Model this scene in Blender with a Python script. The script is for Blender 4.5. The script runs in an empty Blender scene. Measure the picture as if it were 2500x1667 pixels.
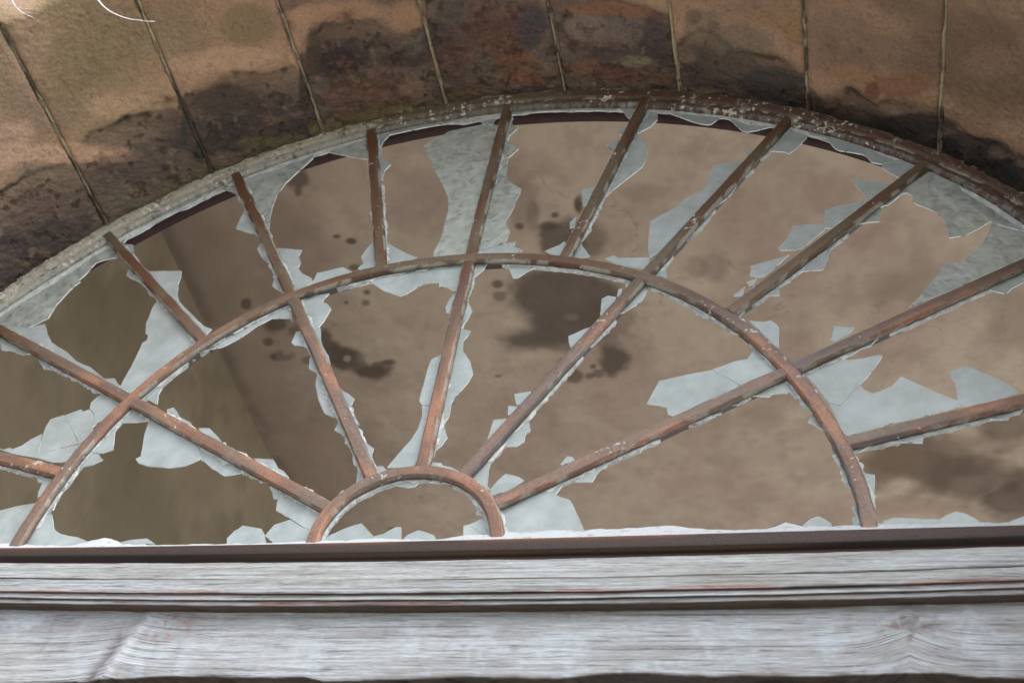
import bpy, math, random
import numpy as np

# ------------------------------------------------------------------ camera, sky, sun, exposure
C = bpy.context.scene
COL = C.collection
F_PX = 2933.999
CAM = np.array([0.5322157, -1.2687714, -0.9715366])
EUL = (2.3733097, -0.1245585, 0.1971864)
cam_d = bpy.data.cameras.new("camera")
cam = bpy.data.objects.new("camera", cam_d)
COL.objects.link(cam)
cam.location = CAM
cam.rotation_euler = EUL
cam_d.sensor_width = 36.0
cam_d.lens = F_PX / 2500 * 36.0
cam_d.clip_start = 0.02
cam_d.clip_end = 500
cam_d.dof.use_dof = True
cam_d.dof.focus_distance = 1.72
cam_d.dof.aperture_fstop = 9.0
C.camera = cam

SUN_EL, SUN_AZ = math.radians(46), math.radians(126)     # bright overcast, the veiled sun stands in front of the wall, slightly right (0 = +y)
w = bpy.data.worlds.new("World")
C.world = w
w.use_nodes = True
nt = w.node_tree
sky = nt.nodes.new("ShaderNodeTexSky")
sky.sky_type = 'NISHITA'
sky.sun_disc = False
sky.sun_elevation = SUN_EL
sky.sun_rotation = SUN_AZ
sky.air_density = 1.0
sky.dust_density = 3.0
hs = nt.nodes.new("ShaderNodeHueSaturation")       # cloud veil: a paler sky
hs.inputs['Saturation'].default_value = 0.35
nt.links.new(sky.outputs[0], hs.inputs['Color'])
nt.links.new(hs.outputs[0], nt.nodes["Background"].inputs[0])
nt.nodes["Background"].inputs[1].default_value = 0.15
sd = bpy.data.lights.new("sun", 'SUN')
sd.energy = 1.5
sd.angle = math.radians(60)
sd.color = (1.0, 0.97, 0.93)
sun = bpy.data.objects.new("sun", sd)
COL.objects.link(sun)
sun.rotation_euler = (-(math.pi / 2 - SUN_EL), 0, -SUN_AZ)
C.view_settings.view_transform = 'Standard'
C.view_settings.look = 'None'
C.view_settings.exposure = 1.22
C.view_settings.gamma = 1.0
C.cycles.use_denoising = True
C.cycles.max_bounces = 10
C.cycles.diffuse_bounces = 6
C.cycles.transparent_max_bounces = 12

# ------------------------------------------------------------------ pixel -> place geometry
def rotm(a, b, c):
    ca, sa, cb, sb, cc, sc = math.cos(a), math.sin(a), math.cos(b), math.sin(b), math.cos(c), math.sin(c)
    X = np.array([[1, 0, 0], [0, ca, -sa], [0, sa, ca]])
    Y = np.array([[cb, 0, sb], [0, 1, 0], [-sb, 0, cb]])
    Z = np.array([[cc, -sc, 0], [sc, cc, 0], [0, 0, 1]])
    return Z @ Y @ X
M = rotm(*EUL)

def ray(u, v):
    return M @ np.array([(u - 1250) / F_PX, -(v - 833.5) / F_PX, -1.0])

def on_wall(u, v, y=0.0):          # point of the vertical plane at depth y
    d = ray(u, v)
    return CAM + (y - CAM[1]) / d[1] * d

def on_level(u, v, z):
    d = ray(u, v)
    return CAM + (z - CAM[2]) / d[2] * d

def on_side(u, v, x):
    d = ray(u, v)
    return CAM + (x - CAM[0]) / d[0] * d

def on_arch(u, v, R=1.12):         # (theta, y) on the soffit cylinder
    d = ray(u, v)
    a = d[0]**2 + d[2]**2
    b = CAM[0]*d[0] + CAM[2]*d[2]
    c = CAM[0]**2 + CAM[2]**2 - R*R
    t = (-b + math.sqrt(b*b - a*c)) / a
    P = CAM + t*d
    return math.atan2(P[2], P[0]), P[1]

K7 = 700 / 2195.0
TO = {'00': (0, 0), '10': (600, 0), '20': (1200, 0), '30': (1800, 0),
      '01': (0, 450), '11': (600, 450), '21': (1200, 450), '31': (1800, 450),
      '02': (0, 850), '12': (600, 850), '22': (1200, 850), '32': (1800, 850)}

def tp(t, pts):
    ox, oy = TO[t]
    return [(ox + x*K7, oy + y*K7) for x, y in pts]

# ------------------------------------------------------------------ noise
RS = np.random.RandomState(7)
LAT = RS.rand(512, 512)

def vn(x, y):
    x = np.asarray(x, float); y = np.asarray(y, float)
    xi = np.floor(x).astype(int); yi = np.floor(y).astype(int)
    fx = x - xi; fy = y - yi
    fx = fx*fx*(3 - 2*fx); fy = fy*fy*(3 - 2*fy)
    a = LAT[xi % 512, yi % 512]; b = LAT[(xi+1) % 512, yi % 512]
    c = LAT[xi % 512, (yi+1) % 512]; d = LAT[(xi+1) % 512, (yi+1) % 512]
    return (a*(1-fx) + b*fx)*(1-fy) + (c*(1-fx) + d*fx)*fy

def fbm(x, y, o=4, g=0.55):
    s = 0; a = 1; t = 0
    for k in range(o):
        s = s + a*vn(x*2**k + 17.3*k, y*2**k + 9.1*k); t += a; a *= g
    return s/t                       # 0..1

def sst(a, b, x):
    t = np.clip((x - a)/(b - a), 0, 1)
    return t*t*(3 - 2*t)

def lin(c):
    c = np.asarray(c, float)/255.0
    return np.where(c <= 0.04045, c/12.92, ((c + 0.055)/1.055)**2.4)

def mixc(col, c, m):
    return col*(1 - m[..., None]) + np.asarray(c)*m[..., None]

def polydist(px, py, poly):         # signed distance, positive inside
    d = np.full(px.shape, 1e9); ins = np.zeros(px.shape, bool)
    n = len(poly)
    for i in range(n):
        x1, y1 = poly[i]; x2, y2 = poly[(i+1) % n]
        ex, ey = x2-x1, y2-y1
        t = np.clip(((px-x1)*ex + (py-y1)*ey)/(ex*ex + ey*ey + 1e-12), 0, 1)
        d = np.minimum(d, (px-x1-t*ex)**2 + (py-y1-t*ey)**2)
        cr = ((y1 > py) != (y2 > py)) & (px < ex*(py-y1)/(ey if abs(ey) > 1e-12 else 1e-12) + x1)
        ins ^= cr
    d = np.sqrt(d)
    return np.where(ins, d, -d)

# ------------------------------------------------------------------ object helpers
def tag(o, label=None, cat=None, group=None, kind=None):
    if label: o['label'] = label
    if cat: o['category'] = cat
    if group: o['group'] = group
    if kind: o['kind'] = kind
    return o

def empty(name, loc=(0, 0, 0), **k):
    o = bpy.data.objects.new(name, None)
    COL.objects.link(o); o.location = loc
    o.empty_display_size = 0.05
    return tag(o, **k)

def mesh_obj(name, V, Fc, mat, parent=None, col=None, smooth=False, mats=None, midx=None):
    me = bpy.data.meshes.new(name)
    V = np.asarray(V, float)
    if isinstance(Fc, np.ndarray):
        me.vertices.add(len(V)); me.vertices.foreach_set("co", V.ravel())
        n, k = Fc.shape
        me.loops.add(n*k); me.loops.foreach_set("vertex_index", Fc.ravel().astype(np.int32))
        me.polygons.add(n)
        me.polygons.foreach_set("loop_start", np.arange(0, n*k, k, dtype=np.int32))
        me.polygons.foreach_set("loop_total", np.full(n, k, dtype=np.int32))
        me.update(calc_edges=True)
    else:
        me.from_pydata([tuple(v) for v in V], [], Fc)
    me.validate()
    if col is not None:
        a = me.color_attributes.new("Col", 'FLOAT_COLOR', 'POINT')
        c4 = np.ones((len(V), 4)); c4[:, :3] = col.reshape(-1, 3)
        a.data.foreach_set("color", c4.ravel())
    for m in (mats or [mat]):
        me.materials.append(m)
    if midx is not None:
        me.polygons.foreach_set("material_index", np.asarray(midx, dtype=np.int32))
    if smooth:
        me.polygons.foreach_set("use_smooth", np.ones(len(me.polygons), dtype=bool))
    o = bpy.data.objects.new(name, me)
    COL.objects.link(o)
    if parent is not None:
        o.parent = parent
        o.matrix_parent_inverse.identity()
        o.location = [-v for v in parent.location] if parent.type == 'EMPTY' else (0, 0, 0)
    return o

def grid_faces(nv, nu, off=0, flip=False):
    i = np.arange(nv-1)[:, None]; j = np.arange(nu-1)[None, :]
    a = (i*nu + j).ravel() + off
    f = np.stack([a, a+1, a+nu+1, a+nu], 1)
    return f[:, ::-1].copy() if flip else f

def box_data(x0, x1, y0, y1, z0, z1):
    V = [(x, y, z) for x in (x0, x1) for y in (y0, y1) for z in (z0, z1)]
    Fc = [(0, 1, 3, 2), (4, 6, 7, 5), (0, 4, 5, 1), (2, 3, 7, 6), (0, 2, 6, 4), (1, 5, 7, 3)]
    return V, Fc

# ------------------------------------------------------------------ materials
def new_mat(name):
    m = bpy.data.materials.new(name); m.use_nodes = True
    n = m.node_tree.nodes; b = n["Principled BSDF"]
    return m, m.node_tree, b

def attr_mat(name, rough=0.9, spec=0.25, nscale=220, namp=0.22, bump=0.35, bscale=160, bdist=0.002, stretch=(1, 1, 1)):
    m, t, b = new_mat(name)
    at = t.nodes.new("ShaderNodeAttribute"); at.attribute_name = "Col"
    tc = t.nodes.new("ShaderNodeTexCoord")
    mp = t.nodes.new("ShaderNodeMapping"); mp.inputs['Scale'].default_value = stretch
    t.links.new(tc.outputs['Object'], mp.inputs[0])
    n1 = t.nodes.new("ShaderNodeTexNoise"); n1.inputs['Scale'].default_value = nscale
    n1.inputs['Detail'].default_value = 5; n1.inputs['Roughness'].default_value = 0.65
    t.links.new(mp.outputs[0], n1.inputs['Vector'])
    mr = t.nodes.new("ShaderNodeMapRange")
    mr.inputs['From Min'].default_value = 0.25; mr.inputs['From Max'].default_value = 0.75
    mr.inputs['To Min'].default_value = 1 - namp; mr.inputs['To Max'].default_value = 1 + namp
    t.links.new(n1.outputs[0], mr.inputs[0])
    mx = t.nodes.new("ShaderNodeVectorMath"); mx.operation = 'SCALE'
    t.links.new(at.outputs['Color'], mx.inputs[0]); t.links.new(mr.outputs[0], mx.inputs['Scale'])
    t.links.new(mx.outputs[0], b.inputs['Base Color'])
    n2 = t.nodes.new("ShaderNodeTexNoise"); n2.inputs['Scale'].default_value = bscale
    n2.inputs['Detail'].default_value = 6
    t.links.new(mp.outputs[0], n2.inputs['Vector'])
    bp = t.nodes.new("ShaderNodeBump"); bp.inputs['Strength'].default_value = bump
    bp.inputs['Distance'].default_value = bdist
    t.links.new(n2.outputs[0], bp.inputs['Height']); t.links.new(bp.outputs[0], b.inputs['Normal'])
    b.inputs['Roughness'].default_value = rough
    b.inputs['Specular IOR Level'].default_value = spec
    return m

def patch_mat(name, base, patches, rough=0.6, spec=0.4, bump=0.4, bscale=400, bdist=0.001):
    """base colour with procedural wear patches: (colour, noise scale, threshold, softness)"""
    m, t, b = new_mat(name)
    tc = t.nodes.new("ShaderNodeTexCoord")
    cur = None
    nb = t.nodes.new("ShaderNodeTexNoise"); nb.inputs['Scale'].default_value = 60; nb.inputs['Detail'].default_value = 5
    t.links.new(tc.outputs['Object'], nb.inputs['Vector'])
    rp = t.nodes.new("ShaderNodeValToRGB")
    rp.color_ramp.elements[0].position = 0.3; rp.color_ramp.elements[1].position = 0.7
    rp.color_ramp.elements[0].color = (*[c*0.72 for c in base], 1); rp.color_ramp.elements[1].color = (*[min(1, c*1.25) for c in base], 1)
    t.links.new(nb.outputs[0], rp.inputs[0]); cur = rp.outputs[0]
    for i, (c, sc, th, so) in enumerate(patches):
        n = t.nodes.new("ShaderNodeTexNoise"); n.inputs['Scale'].default_value = sc
        n.inputs['Detail'].default_value = 6; n.inputs['Roughness'].default_value = 0.62
        mp = t.nodes.new("ShaderNodeMapping"); mp.inputs['Location'].default_value = (3.7*i, 1.3*i, 7.1*i)
        t.links.new(tc.outputs['Object'], mp.inputs[0]); t.links.new(mp.outputs[0], n.inputs['Vector'])
        mr = t.nodes.new("ShaderNodeMapRange"); mr.inputs['From Min'].default_value = th
        mr.inputs['From Max'].default_value = th + so; t.links.new(n.outputs[0], mr.inputs[0])
        mx = t.nodes.new("ShaderNodeMix"); mx.data_type = 'RGBA'
        t.links.new(mr.outputs[0], mx.inputs[0]); t.links.new(cur, mx.inputs[6]); mx.inputs[7].default_value = (*c, 1)
        cur = mx.outputs[2]
    t.links.new(cur, b.inputs['Base Color'])
    n2 = t.nodes.new("ShaderNodeTexNoise"); n2.inputs['Scale'].default_value = bscale; n2.inputs['Detail'].default_value = 5
    t.links.new(tc.outputs['Object'], n2.inputs['Vector'])
    bp = t.nodes.new("ShaderNodeBump"); bp.inputs['Strength'].default_value = bump; bp.inputs['Distance'].default_value = bdist
    t.links.new(n2.outputs[0], bp.inputs['Height']); t.links.new(bp.outputs[0], b.inputs['Normal'])
    b.inputs['Roughness'].default_value = rough; b.inputs['Specular IOR Level'].default_value = spec
    return m

def glass_mat(name, base, transp, ripple, rough=0.18, dimple=0):
    m, t, b = new_mat(name)
    tc = t.nodes.new("ShaderNodeTexCoord")
    n = t.nodes.new("ShaderNodeTexNoise"); n.inputs['Scale'].default_value = 18; n.inputs['Detail'].default_value = 6
    n.inputs['Roughness'].default_value = 0.6
    t.links.new(tc.outputs['Object'], n.inputs['Vector'])
    rp = t.nodes.new("ShaderNodeValToRGB")
    rp.color_ramp.elements[0].position = 0.3; rp.color_ramp.elements[1].position = 0.72
    rp.color_ramp.elements[0].color = (*[c*0.90 for c in base], 1); rp.color_ramp.elements[1].color = (*[min(1, c*1.08) for c in base], 1)
    t.links.new(n.outputs[0], rp.inputs[0]); t.links.new(rp.outputs[0], b.inputs['Base Color'])
    b.inputs['Roughness'].default_value = rough
    b.inputs['IOR'].default_value = 1.52
    b.inputs['Specular IOR Level'].default_value = 0.5
    v = t.nodes.new("ShaderNodeTexVoronoi"); v.inputs['Scale'].default_value = ripple[0]; v.feature = 'SMOOTH_F1'
    t.links.new(tc.outputs['Object'], v.inputs['Vector'])
    bp = t.nodes.new("ShaderNodeBump"); bp.inputs['Strength'].default_value = ripple[1]; bp.inputs['Distance'].default_value = ripple[2]
    t.links.new(v.outputs[0], bp.inputs['Height']); t.links.new(bp.outputs[0], b.inputs['Normal'])
    if dimple:  # dark reflections in the dimples, painted into the base colour
        md = t.nodes.new("ShaderNodeMapRange"); md.inputs[1].default_value = .15; md.inputs[2].default_value = .55
        md.inputs[3].default_value = 1-dimple; md.inputs[4].default_value = 1.08
        nd = t.nodes.new("ShaderNodeMixRGB"); nd.inputs[0].default_value = .06
        L_ = t.links.new; n9 = t.nodes.new("ShaderNodeTexNoise"); n9.inputs['Scale'].default_value = 30
        L_(tc.outputs['Object'], n9.inputs['Vector']); L_(tc.outputs['Object'], nd.inputs[1]); L_(n9.outputs['Color'], nd.inputs[2])
        L_(nd.outputs[0], v.inputs['Vector']); L_(v.outputs[0], md.inputs[0])
        sc_ = t.nodes.new("ShaderNodeVectorMath"); sc_.operation = 'SCALE'
        L_(rp.outputs[0], sc_.inputs[0]); L_(md.outputs[0], sc_.inputs['Scale']); L_(sc_.outputs[0], b.inputs['Base Color'])
    tr = t.nodes.new("ShaderNodeBsdfTransparent"); tr.inputs[0].default_value = (0.90, 0.97, 0.95, 1)
    mr = t.nodes.new("ShaderNodeMapRange"); mr.inputs['From Min'].default_value = 0.3; mr.inputs['From Max'].default_value = 0.7
    mr.inputs['To Min'].default_value = transp + 0.12; mr.inputs['To Max'].default_value = max(0, transp - 0.12)
    t.links.new(n.outputs[0], mr.inputs[0])
    mx = t.nodes.new("ShaderNodeMixShader")
    t.links.new(mr.outputs[0], mx.inputs[0]); t.links.new(b.outputs[0], mx.inputs[1]); t.links.new(tr.outputs[0], mx.inputs[2])
    t.links.new(mx.outputs[0], t.nodes["Material Output"].inputs[0])
    return m

M_STONE = attr_mat("stone", rough=0.92, spec=0.15, nscale=170, namp=0.2, bump=0.65, bscale=130, bdist=0.006)
M_PLASTER = attr_mat("plaster", rough=0.95, spec=0.1, nscale=14, namp=0.07, bump=0.25, bscale=40, bdist=0.003)
def wood_mat():
    m, t, b = new_mat("weathered_wood")
    N = t.nodes.new; L = t.links.new
    at = N("ShaderNodeAttribute"); at.attribute_name = "Col"
    ag = N("ShaderNodeAttribute"); ag.attribute_name = "Gw"
    tc = N("ShaderNodeTexCoord"); sp = N("ShaderNodeSeparateXYZ"); L(tc.outputs['Object'], sp.inputs[0])
    def layer(ax, ag_, det):
        m1 = N("ShaderNodeMath"); m1.operation = 'MULTIPLY'; m1.inputs[1].default_value = ax; L(sp.outputs[0], m1.inputs[0])
        m2 = N("ShaderNodeMath"); m2.operation = 'MULTIPLY'; m2.inputs[1].default_value = ag_; L(ag.outputs['Fac'], m2.inputs[0])
        c = N("ShaderNodeCombineXYZ"); L(m1.outputs[0], c.inputs[0]); L(m2.outputs[0], c.inputs[1])
        n = N("ShaderNodeTexNoise"); n.inputs['Scale'].default_value = 1; n.inputs['Detail'].default_value = det
        n.inputs['Roughness'].default_value = 0.6; L(c.outputs[0], n.inputs['Vector'])
        return n.outputs[0]
    def rng(v, a, b_, c, d):
        q = N("ShaderNodeMapRange"); q.inputs[1].default_value = a; q.inputs[2].default_value = b_
        q.inputs[3].default_value = c; q.inputs[4].default_value = d; L(v, q.inputs[0]); return q.outputs[0]
    def mul(a, b_):
        q = N("ShaderNodeMath"); q.operation = 'MULTIPLY'; L(a, q.inputs[0]); L(b_, q.inputs[1]); return q.outputs[0]
    l1, l2, l3 = layer(30, 520, 5), layer(75, 1300, 3), layer(15, 430, 4)
    f = mul(mul(rng(l1, .3, .7, .82, 1.14), rng(l2, .3, .7, .74, 1.2)), rng(l3, .57, .65, 1.0, .5))
    vm = N("ShaderNodeVectorMath"); vm.operation = 'SCALE'; L(at.outputs['Color'], vm.inputs[0]); L(f, vm.inputs['Scale'])
    L(vm.outputs[0], b.inputs['Base Color'])
    bp = N("ShaderNodeBump"); bp.inputs['Strength'].default_value = .5; bp.inputs['Distance'].default_value = .0016
    L(f, bp.inputs['Height']); L(bp.outputs[0], b.inputs['Normal'])
    b.inputs['Roughness'].default_value = .85; b.inputs['Specular IOR Level'].default_value = .2
    return m
M_WOOD = wood_mat()
M_FRAME = attr_mat("frame_metal", rough=0.6, spec=0.4, nscale=300, namp=0.2, bump=0.6, bscale=350, bdist=0.0015)
M_BAR = attr_mat("red_oxide_paint", rough=0.48, spec=0.5, nscale=260, namp=0.30, bump=0.6, bscale=420, bdist=0.0010)
def flecks(m, gate_scale=9, sc=(260, 420), th=(.615, .60), cols=((.58, .57, .52, 1), (.045, .035, .03, 1))):
    """small paint and putty flecks with a shape of their own, gathered in patches"""
    t = m.node_tree; b = t.nodes["Principled BSDF"]; L = t.links.new
    cur = b.inputs['Base Color'].links[0].from_socket
    tc = t.nodes.new("ShaderNodeTexCoord")
    for i in range(2):
        n = t.nodes.new("ShaderNodeTexNoise"); n.inputs['Scale'].default_value = sc[i]; n.inputs['Detail'].default_value = 4
        g_ = t.nodes.new("ShaderNodeTexNoise"); g_.inputs['Scale'].default_value = gate_scale*(1+i); g_.inputs['Detail'].default_value = 3
        mp = t.nodes.new("ShaderNodeMapping"); mp.inputs['Location'].default_value = (5*i, 2, i)
        L(tc.outputs['Object'], mp.inputs[0]); L(mp.outputs[0], n.inputs['Vector']); L(mp.outputs[0], g_.inputs['Vector'])
        ad = t.nodes.new("ShaderNodeMath"); ad.operation = 'MULTIPLY_ADD'; ad.inputs[1].default_value = .55
        L(g_.outputs[0], ad.inputs[0]); L(n.outputs[0], ad.inputs[2])
        mr = t.nodes.new("ShaderNodeMapRange"); mr.inputs[1].default_value = th[i]+.275; mr.inputs[2].default_value = th[i]+.31
        L(ad.outputs[0], mr.inputs[0])
        mx = t.nodes.new("ShaderNodeMix"); mx.data_type = 'RGBA'
        L(mr.outputs[0], mx.inputs[0]); L(cur, mx.inputs[6]); mx.inputs[7].default_value = cols[i]
        cur = mx.outputs[2]
    L(cur, b.inputs['Base Color'])
flecks(M_BAR, sc=(130, 300), th=(.70, .72), cols=((.40, .39, .36, 1), (.05, .04, .035, 1)))
M_RAIL = M_FRAME.copy(); M_RAIL.name = "rail_paint"
flecks(M_FRAME, gate_scale=16, sc=(110, 300), th=(.645, .70), cols=((.50, .49, .43, 1), (.05, .045, .035, 1)))
M_REBATE = patch_mat("maroon_rebate_shade", (0.035, 0.018, 0.017), [((0.06, 0.05, 0.04), 60, 0.6, 0.1)], rough=0.75, spec=0.2)  # shade of the underside is put into this dark maroon
M_WEB = patch_mat("dark_iron", (0.05, 0.045, 0.04), [((0.35, 0.33, 0.28), 90, 0.60, 0.05)], rough=0.8)
M_PUTTY = patch_mat("glazing_putty", (0.46, 0.50, 0.50), [((0.2, 0.16, 0.12), 130, 0.62, 0.04), ((0.66, 0.70, 0.70), 60, 0.58, 0.08)], rough=0.8, spec=0.2, bump=0.8, bscale=300, bdist=0.002)
M_GLASS = glass_mat("dusty_glass", (0.41, 0.46, 0.475), 0.38, (30, 0.10, 0.001))
M_GLASS_HAM = glass_mat("hammered_glass", (0.42, 0.455, 0.44), 0.40, (58, 0.65, 0.007), rough=0.14, dimple=.22)
M_GLASS_EDGE = patch_mat("broken_glass_edge", (0.66, 0.74, 0.74), [((0.10, 0.14, 0.13), 45, 0.56, 0.06), ((.85, .9, .9), 160, .62, .05)], rough=0.12, spec=0.9, bump=0.6, bscale=300)  # edge glints painted as near-white colour with dark breaks
M_FACADE = patch_mat("facade_stone", (0.60, 0.50, 0.44), [((0.45, 0.36, 0.3), 6, 0.5, 0.3)], rough=0.95, spec=0.1)
M_GROUND = patch_mat("gravel_ground", (0.36, 0.345, 0.32), [((0.28, 0.265, 0.24), 3, 0.5, 0.2)], rough=1.0, spec=0.05, bump=0.8, bscale=30, bdist=0.02)
M_TWIG = patch_mat("bleached_twig", (0.78, 0.74, 0.78), [((0.4, 0.35, 0.3), 200, 0.6, 0.1)], rough=0.7)
M_DOOR = patch_mat("dark_door_wood", (0.10, 0.075, 0.055), [((0.2, 0.18, 0.15), 30, 0.55, 0.1)], rough=0.9, spec=0.1, bump=0.8, bscale=120, bdist=0.004)

# ------------------------------------------------------------------ ground
GZ = -2.6
xs = np.array([-200, -40, -12, -6, -3, 0, 3, 6, 12, 40, 200.0])
P = np.zeros((len(xs), len(xs), 3)); P[..., 0] = xs[None, :]; P[..., 1] = xs[:, None]; P[..., 2] = GZ
g = mesh_obj("ground", P.reshape(-1, 3), grid_faces(len(xs), len(xs)), M_GROUND)
tag(g, "pale gravel ground around the building", "ground", kind="structure")

V, Fc = box_data(-1.7, 6.0, 0.2, 11.0, GZ-0.1, GZ+0.02)  # unseen floor, added wide and pale so sunlight bounces up to the ceiling
fl = mesh_obj("floor", V, Fc, patch_mat("bounce_floor", (0.70, 0.69, 0.66), [((0.58, 0.56, 0.52), 4, 0.5, 0.2)], rough=0.95, spec=0.1))
tag(fl, "unseen pale floor of the room and open court, added to bounce light upward", "floor", kind="structure")

# ------------------------------------------------------------------ window outline from the photo, on the window's own plane
OUT_PX = [(-60, 768), (0, 727), (105, 657), (191, 597), (265, 558), (383, 495), (472, 456), (571, 411), (696, 360), (791, 335), (887, 306), (935, 293),
          (1046, 274), (1142, 252), (1238, 245), (1391, 234), (1487, 229), (1560, 226), (1615, 229), (1742, 236), (1806, 248), (1900, 268), (1928, 277),
          (2023, 292), (2087, 309), (2167, 341), (2231, 364), (2310, 392), (2390, 432), (2500, 480), (2560, 512)]
IN_PX = [(-60, 790), (0, 752), (96, 692), (191, 629), (265, 586), (319, 546), (415, 507), (510, 466), (600, 418), (759, 360), (887, 328), (983, 306),
         (1078, 290), (1158, 279), (1248, 265), (1391, 257), (1503, 252), (1599, 258), (1710, 266), (1838, 282), (1928, 301), (2023, 322),
         (2119, 354), (2231, 392), (2342, 443), (2422, 488), (2500, 534)]

def radial_fit(px, y, deg):
    th, r = [], []
    for u, v in px:
        P = on_wall(u, v, y); th.append(math.atan2(P[2], P[0])); r.append(math.hypot(P[0], P[2]))
    th = np.array(th); r = np.array(r)
    c = np.polyfit(th - math.pi/2, r, deg)
    lo, hi = th.min(), th.max()
    return lambda t: np.polyval(c, np.clip(t, lo, hi) - math.pi/2)

YF = -0.014
R_OUT = radial_fit(OUT_PX, YF, 5)
R_IN = radial_fit(IN_PX, YF, 5)

# ------------------------------------------------------------------ stone arch: voussoirs with their stains
JD = [4.0, 17.6, 30.9, 44.4, 57.9, 71.3, 83.4, 96.2, 109.7, 122.2, 134.4, 147.2, 160.2, 173.5]
JR = [math.radians(a) for a in JD]
# front limit of the dark crust, as (px) points turned into y(theta)
CR = [(-80, 470), (0, 440), (22, 430), (95, 392), (160, 372), (180, 352), (204, 306), (249, 287), (287, 265), (351, 249), (399, 223), (440, 238), (447, 217),
      (478, 191), (542, 166), (606, 159), (660, 138), (700, 132), (728, 160), (734, 83), (760, 60), (804, 29), (855, 16), (919, 41), (967, 67),
      (1014, 60), (1037, 64), (1050, -60), (1200, -120), (1345, -80), (1350, 20), (1500, -10), (1640, 30), (1655, 90), (1720, 60), (1800, 105), (1900, 130), (1965, 175),
      (1980, 225), (2040, 236), (2087, 207), (2138, 239), (2183, 245), (2246, 255), (2279, 271), (2306, 265), (2312, 290), (2374, 325), (2500, 367), (2600, 430)]
crs = sorted(on_arch(u, v) for u, v in CR)
CR_T = np.array([a for a, b in crs]); CR_Y = np.array([b for a, b in crs])
KS = 1.52
def S(r, g_, b_):
    c = lin((r, g_, b_)); l = c.mean()
    return (c*np.array([.96, 1.0, .98])*0.80 + l*0.22)*KS

def arch_blob(T, Y, u, v, rx, ry, wob=0.35, seed=0):
    t0, y0 = on_arch(u, v)
    t1, y1 = on_arch(u+rx, v); t2, y2 = on_arch(u, v+ry)
    J = np.array([[(t1-t0)*1.12, (t2-t0)*1.12], [y1-y0, y2-y0]])
    Ji = np.linalg.inv(J)
    a = (T-t0)*1.12; b = Y-y0
    p = Ji[0, 0]*a + Ji[0, 1]*b; q = Ji[1, 0]*a + Ji[1, 1]*b
    d = np.sqrt(p*p+q*q)
    d = d + (fbm(T*22+seed*3.1, Y*22+seed, 4)-0.5)*2*wob
    return sst(1.15, 0.65, d)

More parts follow.
